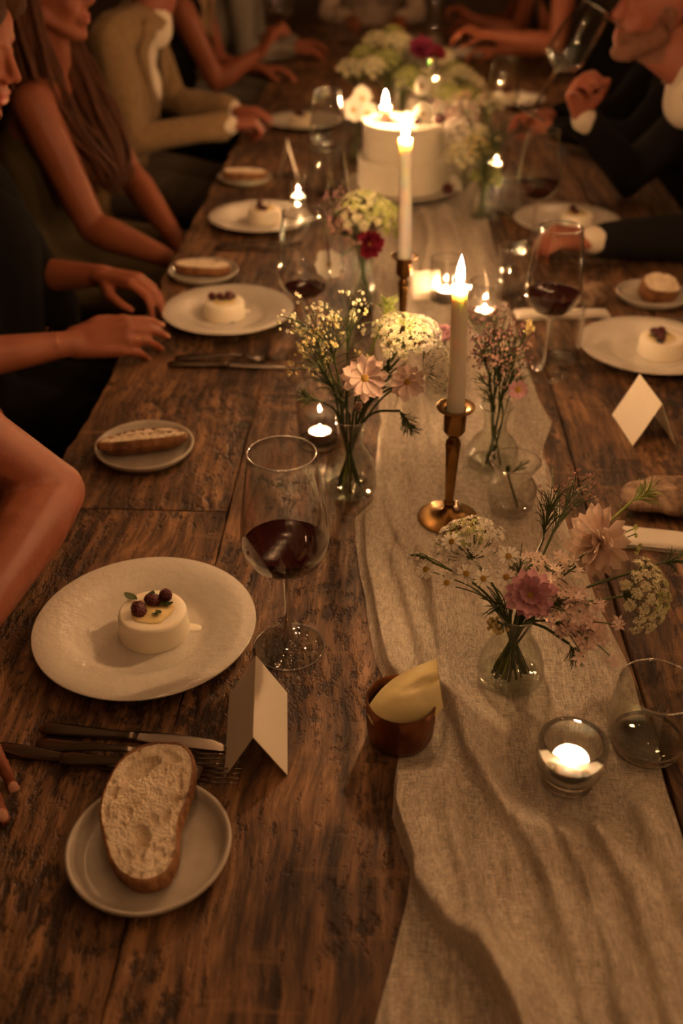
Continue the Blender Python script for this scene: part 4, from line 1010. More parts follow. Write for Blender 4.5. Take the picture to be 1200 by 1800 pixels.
def sprig(label, v, h, fm, n=16, spread=0.03, fr=0.0032, up=0.05, group='fine filler sprigs', buds=True, cat='flower', name='filler_sprig', stem_m=None):
    "a branching sprig with tiny blossoms round the head point"
    rg = random.Random(sum(ord(c) for c in label)); h = Vector(h); t = thing(name, label, cat, h, 0, group)
    path = [p - h for p in stem_path(v, h)]; st = MB().tube(path, 0.0016, 5); fl = MB(); V, Fc = floret(1.0)
    k0 = len(path) - 6
    for k in range(n):
        s = path[rg.randint(k0, len(path) - 1)]
        e = Vector((rg.gauss(0, spread * 0.5), rg.gauss(0, spread * 0.5), rg.uniform(-0.25, 0.75) * up)); m = s.lerp(e, 0.5) + Vector((0, 0, 0.004))
        st.tube(catmull([s, m, e], 3), [0.0007] * 7, 4, False)
        for q in range(3):
            p = e + Vector((rg.gauss(0, 0.0035), rg.gauss(0, 0.0035), rg.gauss(0, 0.003)))
            if buds and rg.random() < 0.4: fl.ell(p, (fr * 0.6, fr * 0.6, fr * 0.8), None, 6, 4)
            else:
                T = Matrix.Translation(p) @ basis((rg.gauss(0, .5), rg.gauss(-.5, .5), 0.7)).to_4x4() @ Matrix.Rotation(rg.random() * 6, 4, 'Z') @ Matrix.Scale(fr * rg.uniform(0.8, 1.3), 4)
                fl.add(V, Fc, T)
    st.build('stem', stem_m or M_stem, t, True, None); fl.build('blossoms', fm, t, True, None, kind='stuff'); return t

def feather(label, v, h, L=0.05, n=40, mat=None, direction=(0, 0, 1), fan=0.9, group='feathery green sprigs', name='dill_sprig'):
    "thread-leaved green: many fine curved threads leaving the stem end"
    rg = random.Random(sum(ord(c) for c in label)); h = Vector(h); t = thing(name, label, 'greenery', h, 0, group)
    d = Vector(direction).normalized(); B = basis(d)
    path = [p - h for p in stem_path(v, h - d * L * 0.5)]; MB().tube(path, 0.0018, 5).build('stem', mat or M_stem, t)
    th = MB()
    for k in range(n):
        s = path[-1] + d * L * 0.55 * rg.random(); a = rg.random() * 6.28; o = B @ Vector((math.cos(a), math.sin(a), 0))
        e = s + (d * rg.uniform(0.25, 0.8) + o * fan * rg.uniform(0.3, 0.8)) * L * 0.75
        m = s.lerp(e, 0.5) + d * L * 0.08
        th.tube(catmull([s, m, e], 3), [0.0006] * 5 + [0.0004, 0.0002], 4, False)
        if k % 2 == 0:
            for q in range(2):
                s2 = s.lerp(e, 0.4 + 0.25 * q); th.tube([s2, s2 + (d * 0.5 + o * 0.3 + Vector((rg.gauss(0, .5), rg.gauss(0, .5), 0)) * 0.6) * L * 0.22], [0.0005, 0.0002], 4, False)
    MB().tube([path[-1], path[-1] + d * L * 0.5], 0.0007, 4).build('tip', mat or M_stem, t)
    th.build('threads', mat or M_stem, t, True, None, kind='stuff'); return t

CAM = Vector((0, 0, 1.583))
def facing(h, up=0.5, side=(0, 0, 0)): return (toward(h, CAM) + Vector((0, 0, up)) + Vector(side)).normalized()

# -- the nearest bouquet, on the runner
v5 = (0.164, 0.901, ZR, 0.078)
bloom('dahlia', 'large blush many petalled flower turned away at the right of the nearest bouquet', 'flower', v5, (0.257, 0.950, 0.918), (-0.75, -0.50, 0.30),
      [(17, 0.043, 0.0155, -4, 0.10, 0.003), (16, 0.040, 0.0145, 18, 0.12, 0.003), (13, 0.033, 0.012, 40, 0.18, 0.002), (9, 0.022, 0.009, 62, 0.2, 0.002)], P_blush, 0.004, leaves=2)
bloom('dahlia', 'dusky pink flower with a yellow eye low in the nearest bouquet', 'flower', v5, (0.168, 0.860, 0.908), facing((0.168, 0.86, 0.908), 0.1),
      [(14, 0.026, 0.0105, 6, 0.10, 0.004), (13, 0.022, 0.0095, 24, 0.14, 0.004), (9, 0.015, 0.007, 44, 0.2, 0.003)], P_pink, 0.0055, leaves=2)
umbel('domed white and green lace flower at the left of the nearest bouquet', v5, (0.107, 0.955, 0.908), (-0.25, -0.15, 0.9), 0.043, P_lacew, 0.55, 34, 16, 0.0024, greens=0.55)
umbel('domed greenish lace flower facing right in the nearest bouquet', v5, (0.312, 0.925, 0.860), (0.62, -0.45, 0.35), 0.043, P_lace, 0.60, 38, 17, 0.0024, greens=0.35)
DAISY = [(13, 0.0100, 0.0034, 8, 0.05, 0.002)]
for i, (p, lb) in enumerate([((0.101, 0.900, 0.905), 'centre of the white daisies'), ((0.118, 0.880, 0.914), 'lower right of the white daisies'), ((0.085, 0.930, 0.928), 'top of the white daisies against the lace flower'), ((0.143, 0.880, 0.917), 'white daisy nearest the dusky pink flower'),
                             ((0.079, 0.890, 0.899), 'lowest of the white daisies'), ((0.057, 0.920, 0.895), 'leftmost of the open white daisies'), ((0.146, 0.900, 0.931), 'upper white daisy beside the dome')]):
    bloom('daisy', 'small white yellow eyed daisy, ' + lb if 'daisy' not in lb else 'small yellow eyed ' + lb, 'flower', v5, p, facing(p, 0.2, (0.25 * math.sin(i * 2.1), 0, 0.2 * math.cos(i * 1.7))), DAISY if i % 2 else [(12, 0.0108, 0.0036, 14, 0.05, 0.002)], P_white, 0.0034, stem_r=0.0008, single=False, group='small white daisies')
sprig('closed white daisy buds at the far left tip of the nearest bouquet', v5, (0.045, 0.930, 0.908), P_white, 5, 0.012, 0.0030, 0.012)
sprig('cluster of pale pink yellow blossoms right of the dusky pink flower', v5, (0.207, 0.880, 0.880), P_pale, 32, 0.030, 0.0078, 0.030, buds=False)
sprig('lowest cluster of pale pink blossoms hanging over the runner', v5, (0.229, 0.860, 0.856), P_pale, 32, 0.030, 0.0080, 0.022, buds=False)
sprig('cluster of peach blossoms between blush and dusky pink flowers', v5, (0.203, 0.915, 0.897), P_blush, 22, 0.028, 0.0066, 0.030, buds=False)
sprig('spray of tiny dusky purple florets above the blush flower', v5, (0.239, 1.045, 0.925), P_mauve, 24, 0.036, 0.0030, 0.040)
feather('lime green dill head reaching to the right above the blush flower', v5, (0.345, 1.10, 0.892), 0.042, 44, M_dill, (0.7, 0.25, 0.35), 1.0)
feather('dark green feathery sprig standing upright in the nearest bouquet', v5, (0.205, 1.005, 0.925), 0.070, 38, M_leaf, (0.12, 0.3, 0.9), 0.55)
feather('green parsley like sprig reaching right past the lace dome', v5, (0.365, 0.998, 0.860), 0.045, 26, M_leaf, (0.9, 0.25, 0.05), 0.8)
sprig('thin yellow stock spike hanging in the nearest vase', (0.164, 0.901, ZR, 0.075), (0.138, 0.872, 0.842), P_yellow, 10, 0.010, 0.0040, 0.03)
feather('small dark fern tip hanging below the pale blossoms', v5, (0.226, 0.862, 0.822), 0.030, 24, M_leaf, (0.3, -0.2, -0.7), 0.9)
sprig('lime coloured leafy shoots under the blush flower', v5, (0.285, 0.985, 0.895), P_lime, 12, 0.03, 0.0036, 0.02)

for p, d, lb in [((0.140, 0.885, 0.875), (-0.5, -0.4, 0.6), 'dark leaves left of the dusky pink flower'), ((0.195, 0.905, 0.880), (0.5, -0.2, 0.6), 'dark leaves right of the dusky pink flower'), ((0.165, 0.930, 0.890), (0.0, 0.2, 0.9), 'dark leaves behind the dusky pink flower')]:
    feather(lb, v5, p, 0.050, 24, M_leaf, d, 0.8)

# -- the daisy bouquet left of the nearest candle
v1 = (-0.044, 1.317, TZ, 0.100)
COS = [(13, 0.030, 0.0125, 6, 0.10, 0.004), (9, 0.026, 0.011, 24, 0.16, 0.004)]
bloom('cosmos', 'larger pale pink cosmos flower left in the daisy bouquet', 'flower', v1, (-0.023, 1.250, 0.975), facing((-0.023, 1.25, 0.975), -0.1, (0.25, 0, 0.1)), COS, P_pale, 0.0062, leaves=2)
bloom('cosmos', 'smaller pale pink cosmos flower right in the daisy bouquet', 'flower', v1, (0.036, 1.250, 0.971), facing((0.036, 1.25, 0.971), -0.3, (0.15, 0, 0)), [(12, 0.024, 0.0115, 2, 0.06, 0.004), (6, 0.020, 0.010, 26, 0.12, 0.003)], P_pale, 0.0055, leaves=2)
umbel('broad cream lace flower at the top of the daisy bouquet', v1, (0.030, 1.325, 1.008), (0.15, -0.35, 0.85), 0.044, P_lace, 0.45, 36, 16, 0.0026, greens=0.3)
umbel('white lace flower drooping towards the nearest candle', v1, (0.080, 1.285, 0.980), (0.75, -0.25, 0.45), 0.040, P_lacew, 0.40, 34, 16, 0.0027)
umbel('smaller lace flower behind the broad cream one', v1, (0.062, 1.362, 1.005), (0.45, 0.1, 0.8), 0.030, P_lacew, 0.40, 24, 14, 0.0025)
for i, (p, lb) in enumerate([((-0.100, 1.330, 1.010), 'far left dark filler sprig with tiny cream blossoms'), ((-0.073, 1.300, 1.005), 'middle filler sprig with tiny cream blossoms'), ((-0.051, 1.355, 1.010), 'back filler sprig with tiny cream blossoms'), ((-0.090, 1.300, 0.975), 'lower filler sprig with tiny cream blossoms')]):
    sprig(lb + ' in the daisy bouquet', v1, p, P_yellow if i % 2 else P_lace, 22, 0.042, 0.0034, 0.055, stem_m=M_leaf)
feather('lime dill head rising above the cream lace flower', v1, (0.006, 1.355, 1.040), 0.032, 46, M_dill, (0.15, 0.0, 0.9), 1.1)
feather('dark rosemary like sprig drooping over the runner', v1, (0.040, 1.240, 0.910), 0.045, 40, M_leaf, (0.55, -0.25, -0.75), 0.7)
feather('dark leafy sprig at the left foot of the daisy bouquet', v1, (-0.105, 1.285, 0.925), 0.045, 28, M_leaf, (-0.8, -0.2, 0.35), 0.8)
for p, d, lb in [((-0.055, 1.290, 0.930), (-0.2, -0.3, 0.9), 'upright dark leafy sprig at the centre of the daisy bouquet'), ((-0.015, 1.300, 0.925), (0.4, -0.2, 0.8), 'dark leafy sprig right of the daisy bouquet centre'), ((-0.085, 1.320, 0.945), (-0.5, 0.0, 0.8), 'dark leafy sprig behind the far left filler'), ((0.010, 1.330, 0.955), (0.3, 0.1, 0.9), 'dark leafy sprig under the broad cream lace flower')]:
    feather(lb, v1, p, 0.075, 34, M_leaf, d, 0.6)
bloom('bud', 'closed pale flower bud below the larger cosmos', 'flower', v1, (-0.033, 1.255, 0.925), (0.1, -0.4, 0.4), [(6, 0.016, 0.010, 74, 0.0, 0.002), (5, 0.015, 0.009, 80, 0.0, 0.001)], P_pale, 0.0, single=False)

# -- lavender vase behind the nearest candlestick
v3 = (0.183, 1.400, ZR, 0.084)
for p, lb in [((0.155, 1.420, 0.935), 'left dusky purple sprig in the lavender vase'), ((0.182, 1.400, 0.925), 'front dusky purple sprig in the lavender vase'), ((0.203, 1.440, 0.928), 'right dusky purple sprig in the lavender vase'), ((0.173, 1.455, 0.945), 'back dusky purple sprig in the lavender vase')]:
    sprig(lb, v3, p, P_mauve if 'front' in lb else P_purple, 46, 0.036, 0.0032, 0.065, stem_m=M_leaf)
bloom('daisy', 'single small pink daisy at the right of the lavender vase', 'flower', v3, (0.209, 1.375, 0.900), facing((0.209, 1.375, 0.9), -0.1), [(12, 0.0135, 0.0065, 8, 0.08, 0.003)], P_pink, 0.0050, stem_r=0.0009)
sprig('pale yellow bloom on a thin stem above the lavender vase', v3, (0.224, 1.455, 0.962), P_yellow, 5, 0.010, 0.0050, 0.012)
for p, d, lb in [((0.165, 1.385, 0.900), (-0.3, -0.2, 0.9), 'left dark leafy sprig in the lavender vase'), ((0.200, 1.395, 0.905), (0.3, -0.1, 0.9), 'right dark leafy sprig in the lavender vase'), ((0.185, 1.420, 0.920), (0.0, 0.2, 0.9), 'rear dark leafy sprig in the lavender vase')]:
    feather(lb, v3, p, 0.085, 34, M_leaf, d, 0.5)
v4 = (0.200, 1.268, ZR, 0.062)
feather('thin green sprig bent inside the wide lipped vase', v4, (0.208, 1.285, 0.815), 0.04, 8, M_stem, (0.6, 0.4, 0.3), 0.5)
v7 = (0.115, 1.62, ZR, 0.05)
vase('squat clear vase with a peach rose beside the nearest candle', 0.115, 1.62, ZR, VP4, M_glass, water=0.03)
bloom('rose', 'blurred peach pink rose behind the nearest candle', 'flower', v7, (0.108, 1.600, 0.880), (0, -0.3, 0.9), [(7, 0.026, 0.022, 40, 0.3, 0.004), (6, 0.022, 0.020, 62, 0.3, 0.003), (5, 0.017, 0.015, 78, 0.2, 0.002)], P_pink, 0.0, single=False)

# -- crimson vase before the cake
v2 = (-0.045, 2.050, TZ, 0.135)
bloom('dahlia', 'deep crimson flower in the tall green tinted vase', 'flower', v2, (-0.030, 2.000, 0.912), facing((-0.03, 2.0, 0.912), 0.1, (0.3, 0, 0)), [(14, 0.028, 0.013, 12, 0.15, 0.004), (12, 0.024, 0.012, 34, 0.2, 0.004), (9, 0.018, 0.010, 58, 0.2, 0.003)], P_red, 0.004, single=False, stem_r=0.002)
umbel('wide green white lace flower above the crimson flower', v2, (-0.040, 2.055, 0.965), (0.1, -0.3, 0.9), 0.060, P_lace, 0.5, 34, 15, 0.0040, greens=0.75)
umbel('green lace flower leaning to the candle above the crimson flower', v2, (0.012, 2.040, 0.955), (0.6, -0.2, 0.6), 0.045, P_lime, 0.4, 26, 14, 0.0040)
sprig('left dusky purple filler above the crimson vase', v2, (-0.112, 2.050, 0.962), P_purple, 26, 0.050, 0.0048, 0.060, stem_m=M_leaf)
sprig('lower purple filler left of the crimson flower', v2, (-0.090, 2.020, 0.925), P_mauve, 22, 0.045, 0.0048, 0.05, stem_m=M_leaf)
bloom('anemone', 'blurred white flower hanging left of the crimson vase', 'flower', v2, (-0.112, 2.000, 0.868), facing((-0.112, 2.0, 0.868), 0.0, (-0.3, 0, 0)), [(8, 0.030, 0.022, 10, 0.15, 0.004)], P_white, 0.006, single=False)
feather('dark leaves at the neck of the crimson vase', v2, (-0.060, 2.020, 0.930), 0.06, 40, M_leaf, (-0.1, -0.2, 0.9), 0.8)

# -- flowers round the cake and far bouquets
up_flower = bloom('anemone', 'round white flower standing up from the cake top', 'flower', None, (0.095, 3.025, ZC + 0.075), (0.55, -0.80, 0.25), [(9, 0.028, 0.022, 4, 0.12, 0.002)], P_white, 0.006, single=False, sepal=False)
MB().tube([(0, 0.003, -0.076), (0, 0.002, -0.002)], 0.0016, 6).build('stem', M_stem, up_flower)
bloom('anemone', 'white flower lying at the front of the cake top', 'flower', None, (0.098, 2.925, ZC + 0.022), facing((0.098, 2.925, 0.97), -0.2), [(8, 0.032, 0.026, 8, 0.15, 0.003)], P_white, 0.006, single=False, sepal=False)
def round_berry(label, p, r=0.016):
    t = thing('cherry', label, 'fruit', p, 0, 'dark red cherries'); MB().ell((0, 0, r * 0.94), (r, r, r * 0.95), None, 18, 12, 0.03, 40).build('fruit', M_berry, t)
    MB().tube([(0, 0, r * 1.8), (0.004, 0, r * 2.4), (0.012, 0.004, r * 3.0)], 0.0009, 5).build('stalk', M_stem, t)
round_berry('dark red cherry on the edge of the cake top', (0.143, 2.90, ZC))
round_berry('dark red cherry half hidden on the cake top', (0.082, 2.885, ZC), 0.011)
round_berry('dark red cherry on the cake plate at the right', (0.175, 2.845, ZR + 0.025))
bloom('anemone', 'pale blossom lying on the cake plate behind the cherry', 'flower', None, (0.198, 2.90, ZR + 0.035), (0.3, -0.6, 0.7), [(7, 0.026, 0.022, 14, 0.15, 0.003)], P_white, 0.005, single=False, sepal=False)
v6 = (0.262, 2.72, ZR, 0.135)
umbel('yellow white lace flower right beside the cake', v6, (0.205, 2.80, 0.900), (-0.1, -0.4, 0.8), 0.050, P_lace, 0.4, 26, 13, 0.0050)
umbel('upper pale lace flower right of the cake top', v6, (0.200, 2.86, 0.955), (-0.1, -0.3, 0.8), 0.050, P_lacew, 0.4, 26, 13, 0.0050)
sprig('yellow filler sprig beside the cake in the slim vase', v6, (0.250, 2.78, 0.915), P_yellow, 26, 0.055, 0.0060, 0.06)
sprig('mauve filler sprig above the slim vase', v6, (0.205, 2.90, 0.985), P_mauve, 26, 0.05, 0.0060, 0.06)
feather('dark green leafy spray in the slim vase', v6, (0.285, 2.76, 0.925), 0.10, 50, M_leaf, (0.2, 0, 0.9), 0.7)
feather('lower dark green spray in the slim vase', v6, (0.262, 2.70, 0.880), 0.08, 40, M_leaf, (-0.1, -0.2, 0.9), 0.8)
vf = (0.05, 3.62, ZR, 0.135)
bloom('dahlia', 'magenta flower in the far large bouquet under the flame', 'flower', vf, (0.110, 3.75, 1.010), (0.1, -0.7, 0.6), [(14, 0.046, 0.022, 12, 0.15, 0.004), (12, 0.038, 0.020, 36, 0.2, 0.004), (9, 0.028, 0.016, 60, 0.2, 0.003)], P_mag, 0.006, single=False, stem_r=0.002)
bloom('dahlia', 'darker magenta flower right behind the first magenta one', 'flower', vf, (0.160, 3.80, 0.990), (0.3, -0.5, 0.7), [(13, 0.038, 0.020, 14, 0.15, 0.004), (11, 0.030, 0.018, 38, 0.2, 0.004)], P_red, 0.006, single=False, stem_r=0.002)
for p, lb, mt in [((-0.01, 3.72, 0.985), 'left green white lace flower of the far bouquet', P_lime), ((0.03, 3.85, 1.02), 'top yellowish lace flower of the far bouquet', P_lace), ((-0.06, 3.66, 0.97), 'lowest left lace flower of the far bouquet', P_lace), ((0.07, 3.60, 0.95), 'front lace flower of the far bouquet', P_lime), ((0.13, 3.66, 0.93), 'right pale lace flower of the far bouquet', P_lace)]:
    umbel(lb, vf, p, (0.2 * (p[0] - 0.05), -0.3, 0.9), 0.055, mt, 0.45, 24, 12, 0.0062)
for p, lb in [((0.0, 3.65, 0.93), 'left'), ((0.08, 3.7, 0.95), 'right'), ((0.04, 3.8, 0.97), 'rear')]:
    feather('%s spray of dark leaves in the far bouquet' % lb, vf, p, 0.14, 60, M_leaf, (p[0] - 0.04, -0.2, 0.9), 0.9)
vl = (-0.095, 3.30, TZ, 0.135)
for i, (p, lb) in enumerate([((-0.078, 3.27, 0.945), 'upper white blossom left behind the cake'), ((-0.105, 3.25, 0.915), 'lower white blossom left behind the cake'), ((-0.062, 3.25, 0.905), 'white blossom nearest the cake on its far left')]):
    bloom('anemone', lb, 'flower', vl, p, facing(p, 0.1, (0.3 * i - 0.3, 0, 0)), [(8, 0.036, 0.026, 14, 0.15, 0.004)], P_white, 0.008, single=False)
feather('dark leaves under the white blossoms left behind the cake', vl, (-0.09, 3.28, 0.90), 0.10, 46, M_leaf, (-0.2, -0.2, 0.9), 0.9)
vr = (0.235, 3.62, ZR, 0.135)
for p, lb, mt in [((0.20, 3.60, 0.915), 'left yellow lace flower behind the cake', P_lace), ((0.265, 3.55, 0.90), 'right yellow lace flower behind the cake', P_lime), ((0.25, 3.72, 0.935), 'rear cream lace flower behind the cake', P_lace)]:
    umbel(lb, vr, p, (0, -0.3, 0.9), 0.055, mt, 0.4, 22, 12, 0.0064)
sprig('yellow filler sprig in the vase right behind the cake', vr, (0.23, 3.5, 0.89), P_yellow, 24, 0.06, 0.007, 0.05)
for p, r_, mt, v_, lb in [
    ((-0.087, 3.850, 0.980), 0.050, P_lime, vf, 'blurred green lace flower at the top left of the far bouquet'),
    ((-0.134, 3.750, 0.950), 0.050, P_lace, vf, 'blurred cream lace flower at the left rim of the far bouquet'),
    ((-0.049, 4.000, 1.005), 0.050, P_lace, vf, 'blurred cream lace flower high at the back of the far bouquet'),
    ((0.013, 4.100, 1.010), 0.050, P_lime, vf, 'blurred green lace flower highest at the back of the far bouquet'),
    ((0.075, 3.750, 0.933), 0.050, P_lime, vf, 'blurred green lace flower below the magenta flower'),
    ((0.191, 3.950, 0.957), 0.050, P_lace, vf, 'blurred cream lace flower right of the magenta flower'),
    ((0.239, 3.850, 0.926), 0.050, P_lime, vr, 'blurred green lace flower far right of the magenta flower'),
    ((0.291, 3.700, 0.907), 0.050, P_lace, vr, 'blurred cream lace flower above the right hand plates behind the cake'),
    ((0.335, 3.500, 0.891), 0.050, P_lace, vr, 'blurred cream lace flower towards the pink hand behind the cake'),
    ((0.203, 3.500, 0.917), 0.050, P_lime, vr, 'blurred green lace flower between cake and magenta flower'),
    ((0.239, 3.300, 0.905), 0.050, P_lacew, vr, 'blurred white lace flower just behind the right cake edge'),
    ((0.201, 3.100, 0.914), 0.042, P_mauve, v6, 'blurred mauve lace flower beside the upper cake tier'),
    ((0.258, 3.050, 0.894), 0.042, P_lace, v6, 'blurred cream lace flower right of the upper cake tier'),
    ((0.273, 2.900, 0.874), 0.042, P_lime, v6, 'blurred green lace flower rightmost beside the cake'),
    ((0.223, 2.850, 0.871), 0.042, P_lace, v6, 'blurred cream lace flower low right of the cake'),
    ((0.194, 2.950, 0.900), 0.042, P_lacew, v6, 'blurred white lace flower between the two cake side lace flowers'),
    ((0.271, 2.750, 0.852), 0.042, P_lime, v6, 'blurred green lace flower low over the slim vase'),
]:
    umbel(lb, v_, p, (0.3 * (p[0] - v_[0]), -0.35, 0.9), r_, mt, 0.45, 20, 10, 0.0066)
for p, v_, lb in [
    ((-0.100, 3.600, 0.940), vl, 'blurred dark leafy spray under the white blossoms'),
    ((0.035, 3.900, 0.964), vf, 'blurred dark leafy spray beside the magenta flower'),
    ((0.133, 3.650, 0.915), vf, 'blurred dark leafy spray behind the cake top'),
    ((0.245, 3.600, 0.925), vr, 'blurred dark leafy spray behind the right cake edge'),
    ((0.301, 3.300, 0.897), vr, 'blurred dark leafy spray towards the pink hand'),
    ((0.254, 2.880, 0.894), v6, 'blurred dark leafy spray over the slim vase'),
    ((0.301, 2.900, 0.921), v6, 'blurred dark leafy spray right of the slim vase'),
    ((0.212, 2.780, 0.850), v6, 'blurred dark leafy spray at the right foot of the cake'),
]:
    feather(lb, v_, p, 0.11, 44, M_leaf, (0.4 * (p[0] - v_[0]), -0.2, 0.9), 0.9)

# ------------------------------------------------------------------ people
def V3(p): return Vector(p)
def hand(mb, w, F, N, right=True, curl=(0.30, 0.45, 0.35), spread=0.06, thumb_in=0.35, s=1.0, nails=None):
    "five fingers on a palm; F points from wrist to fingers, N is where the palm faces"
    w = V3(w); F = V3(F).normalized(); N = V3(N); N = (N - F * N.dot(F)).normalized(); S = F.cross(N) * (1 if right else -1)
    kf = (0.090, 0.094, 0.089, 0.079); ks = (0.029, 0.0098, -0.0095, -0.0275); kn = (-0.001, -0.0035, -0.002, 0.002)
    ln = ((0.043, 0.027, 0.021), (0.047, 0.030, 0.022), (0.043, 0.028, 0.022), (0.034, 0.021, 0.019)); rad = (0.0098, 0.0100, 0.0094, 0.0082)
    info = []
    for i in range(4):
        K = w + (F * kf[i] + S * ks[i] + N * kn[i]) * s
        mb.cap(w + S * ks[i] * 0.52 * s, 0.0165 * s, K, (rad[i] + 0.003) * s)
        p = K; a = 0.0; cc = curl[i] if hasattr(curl[0], '__len__') else curl
        sd = S * spread * (1.5 - i)
        q = [p]
        for j in range(3):
            a += cc[j]; d = (F * math.cos(a) + N * math.sin(a) + sd * (1 if j == 0 else 0.5)).normalized(); e = p + d * ln[i][j] * s
            mb.cap(p, rad[i] * s * (1 - 0.09 * j), e, rad[i] * s * (0.93 - 0.10 * j)); p = e; q.append(p)
        info.append((q, d, (F * -math.sin(a) + N * math.cos(a)), rad[i] * s * 0.75))
    mb.cap(w + (F * 0.02 + N * 0.004) * s, 0.020 * s, w + (F * 0.075 + N * 0.004) * s, 0.0165 * s)
    b = w + (F * 0.022 + S * 0.020 + N * 0.006) * s; d1 = (F * 0.62 + S * 0.62 + N * thumb_in).normalized(); p1 = b + d1 * 0.043 * s
    d2 = (F * 0.90 + S * 0.20 + N * thumb_in).normalized(); p2 = p1 + d2 * 0.033 * s; p3 = p2 + (F * 0.95 - S * 0.10 + N * thumb_in).normalized() * 0.026 * s
    mb.cap(b, 0.0175 * s, p1, 0.0125 * s); mb.cap(p1, 0.0120 * s, p2, 0.0105 * s); mb.cap(p2, 0.0105 * s, p3, 0.0080 * s)
    return info
def arm(mb, sh, el, wr, s=1.0, m=1.0):
    sh, el, wr = V3(sh), V3(el), V3(wr)
    mb.chain([(sh, 0.052 * s * m), (sh.lerp(el, 0.30), 0.049 * s * m), (sh.lerp(el, 0.75), 0.042 * s * m), (el, 0.038 * s * m)])
    mb.chain([(el, 0.039 * s * m), (el.lerp(wr, 0.22), 0.043 * s * m), (el.lerp(wr, 0.6), 0.034 * s * m), (el.lerp(wr, 0.92), 0.0255 * s * m), (wr, 0.0245 * s)])
def sleeve(mb, sh, el, wr, t=0.012, m=1.0, end=0.93):
    sh, el, wr = V3(sh), V3(el), V3(wr); e = el.lerp(wr, end)
    mb.chain([(sh, 0.062 * m + t * 0.5), (sh.lerp(el, 0.35), 0.056 * m + t * 0.5), (sh.lerp(el, 0.8), 0.049 * m + t * 0.6), (el, 0.047 * m + t * 0.6)])
    mb.chain([(el, 0.047 * m + t * 0.6), (el.lerp(wr, 0.3), 0.046 * m + t * 0.7), (el.lerp(wr, 0.7), 0.037 * m + t * 0.8), (e, 0.031 * m + t)])
def head(mb, c, yaw=0.0, pitch=0.0, roll=0.0, neck=None, s=1.0, male=False):
    "head centre between the ears; faces +x before turning; pitch > 0 looks down"
    M = Matrix.Rotation(yaw, 3, 'Z') @ Matrix.Rotation(pitch, 3, 'Y') @ Matrix.Rotation(roll, 3, 'X'); c = V3(c)
    P = lambda x, y, z: c + M @ (Vector((x, y, z)) * s)
    E = lambda p, r: mb.ell(P(*p), [q * s for q in r], M)
    E((-0.012, 0, 0.032), (0.096, 0.076, 0.090)); E((0.030, 0, -0.022), (0.064, 0.060, 0.086)); E((0.045, 0, 0.045), (0.050, 0.058, 0.05))
    for y in (-1, 1):
        mb.cap(P(-0.002, 0.048 * y, -0.055), 0.022 * s, P(0.060, 0.014 * y, -0.098), 0.021 * s); E((0.058, 0.036 * y, -0.028), (0.030, 0.026, 0.032))
        E((-0.012, 0.077 * y, -0.004), (0.019, 0.008, 0.033)); E((-0.010, 0.079 * y, -0.030), (0.008, 0.006, 0.010))
        mb.cap(P(0.086, 0.012 * y, 0.030), 0.010 * s, P(0.078, 0.046 * y, 0.030), 0.009 * s); E((0.080, 0.030 * y, 0.006), (0.013, 0.015, 0.011)); E((0.099, 0.010 * y, -0.034), (0.010, 0.009, 0.008))
    mb.cap(P(0.090, 0, 0.016), 0.0075 * s, P(0.113, 0, -0.026), 0.0105 * s)
    k = 0.027 if male else 0.022
    E((0.074, 0, -0.102), (k, 0.022, 0.019)); E((0.080, 0, -0.062), (0.020, 0.030, 0.028))
    mb.cap(P(0.093, -0.015, -0.0595), 0.0075 * s, P(0.093, 0.015, -0.0595), 0.0075 * s); mb.cap(P(0.092, -0.013, -0.0735), 0.0085 * s, P(0.092, 0.013, -0.0735), 0.0085 * s)
    if neck is not None:
        r = 0.060 if male else 0.050
        mb.cap(P(-0.022, 0, -0.055), r, neck, r * 1.1); mb.cap(P(0.015, 0, -0.085), r * 0.62, V3(neck) + M @ Vector((0.035, 0, 0)), r * 0.7)
    return P, M
def torso(mb, hip, chest, shL, shR, t=0.0, male=False, belly=0.0):
    hip, chest, shL, shR = V3(hip), V3(chest), V3(shL), V3(shR); ax = (shL - shR).normalized(); mid = (shL + shR) / 2
    hw = 0.105 if not male else 0.10; cw = 0.085 if not male else 0.115
    fwd = ax.cross(Vector((0, 0, 1)))
    for s_ in (-1, 1):
        wst = hip.lerp(chest, 0.52) + ax * s_ * (0.058 if not male else 0.085)
        mb.chain([(hip + ax * s_ * hw, 0.105 + t), (wst, (0.085 if not male else 0.108) + t + belly), (chest + ax * s_ * cw, 0.098 + t), (mid.lerp(shL if s_ > 0 else shR, 0.62), 0.060 + t)])
        if not male: mb.ell(chest + fwd * 0.075 + ax * s_ * 0.07, (0.062 + t, 0.062 + t, 0.060 + t))
    mb.cap(hip, 0.12 + t, chest, 0.105 + t); mb.cap(shL.lerp(mid, 0.15), 0.050 + t, shR.lerp(mid, 0.15), 0.050 + t)
def legs(mb, hip, fwd, t=0.0, knee_z=0.53, spread=0.10, seg=0.42):
    hip = V3(hip); fwd = V3(fwd).normalized(); ax = Vector((-fwd.y, fwd.x, 0))
    for s_ in (-1, 1):
        k = hip + fwd * seg + ax * s_ * (spread + 0.02); k.z = knee_z; a = k + fwd * 0.03; a.z = 0.09
        mb.chain([(hip + ax * s_ * spread + Vector((0, 0, 0.01)), 0.085 + t), (hip.lerp(k, 0.5) + ax * s_ * spread * 0.5 + Vector((0, 0, 0.01)), 0.075 + t), (k, 0.058 + t), (k.lerp(a, 0.35), 0.055 + t), (a, 0.040 + t)])
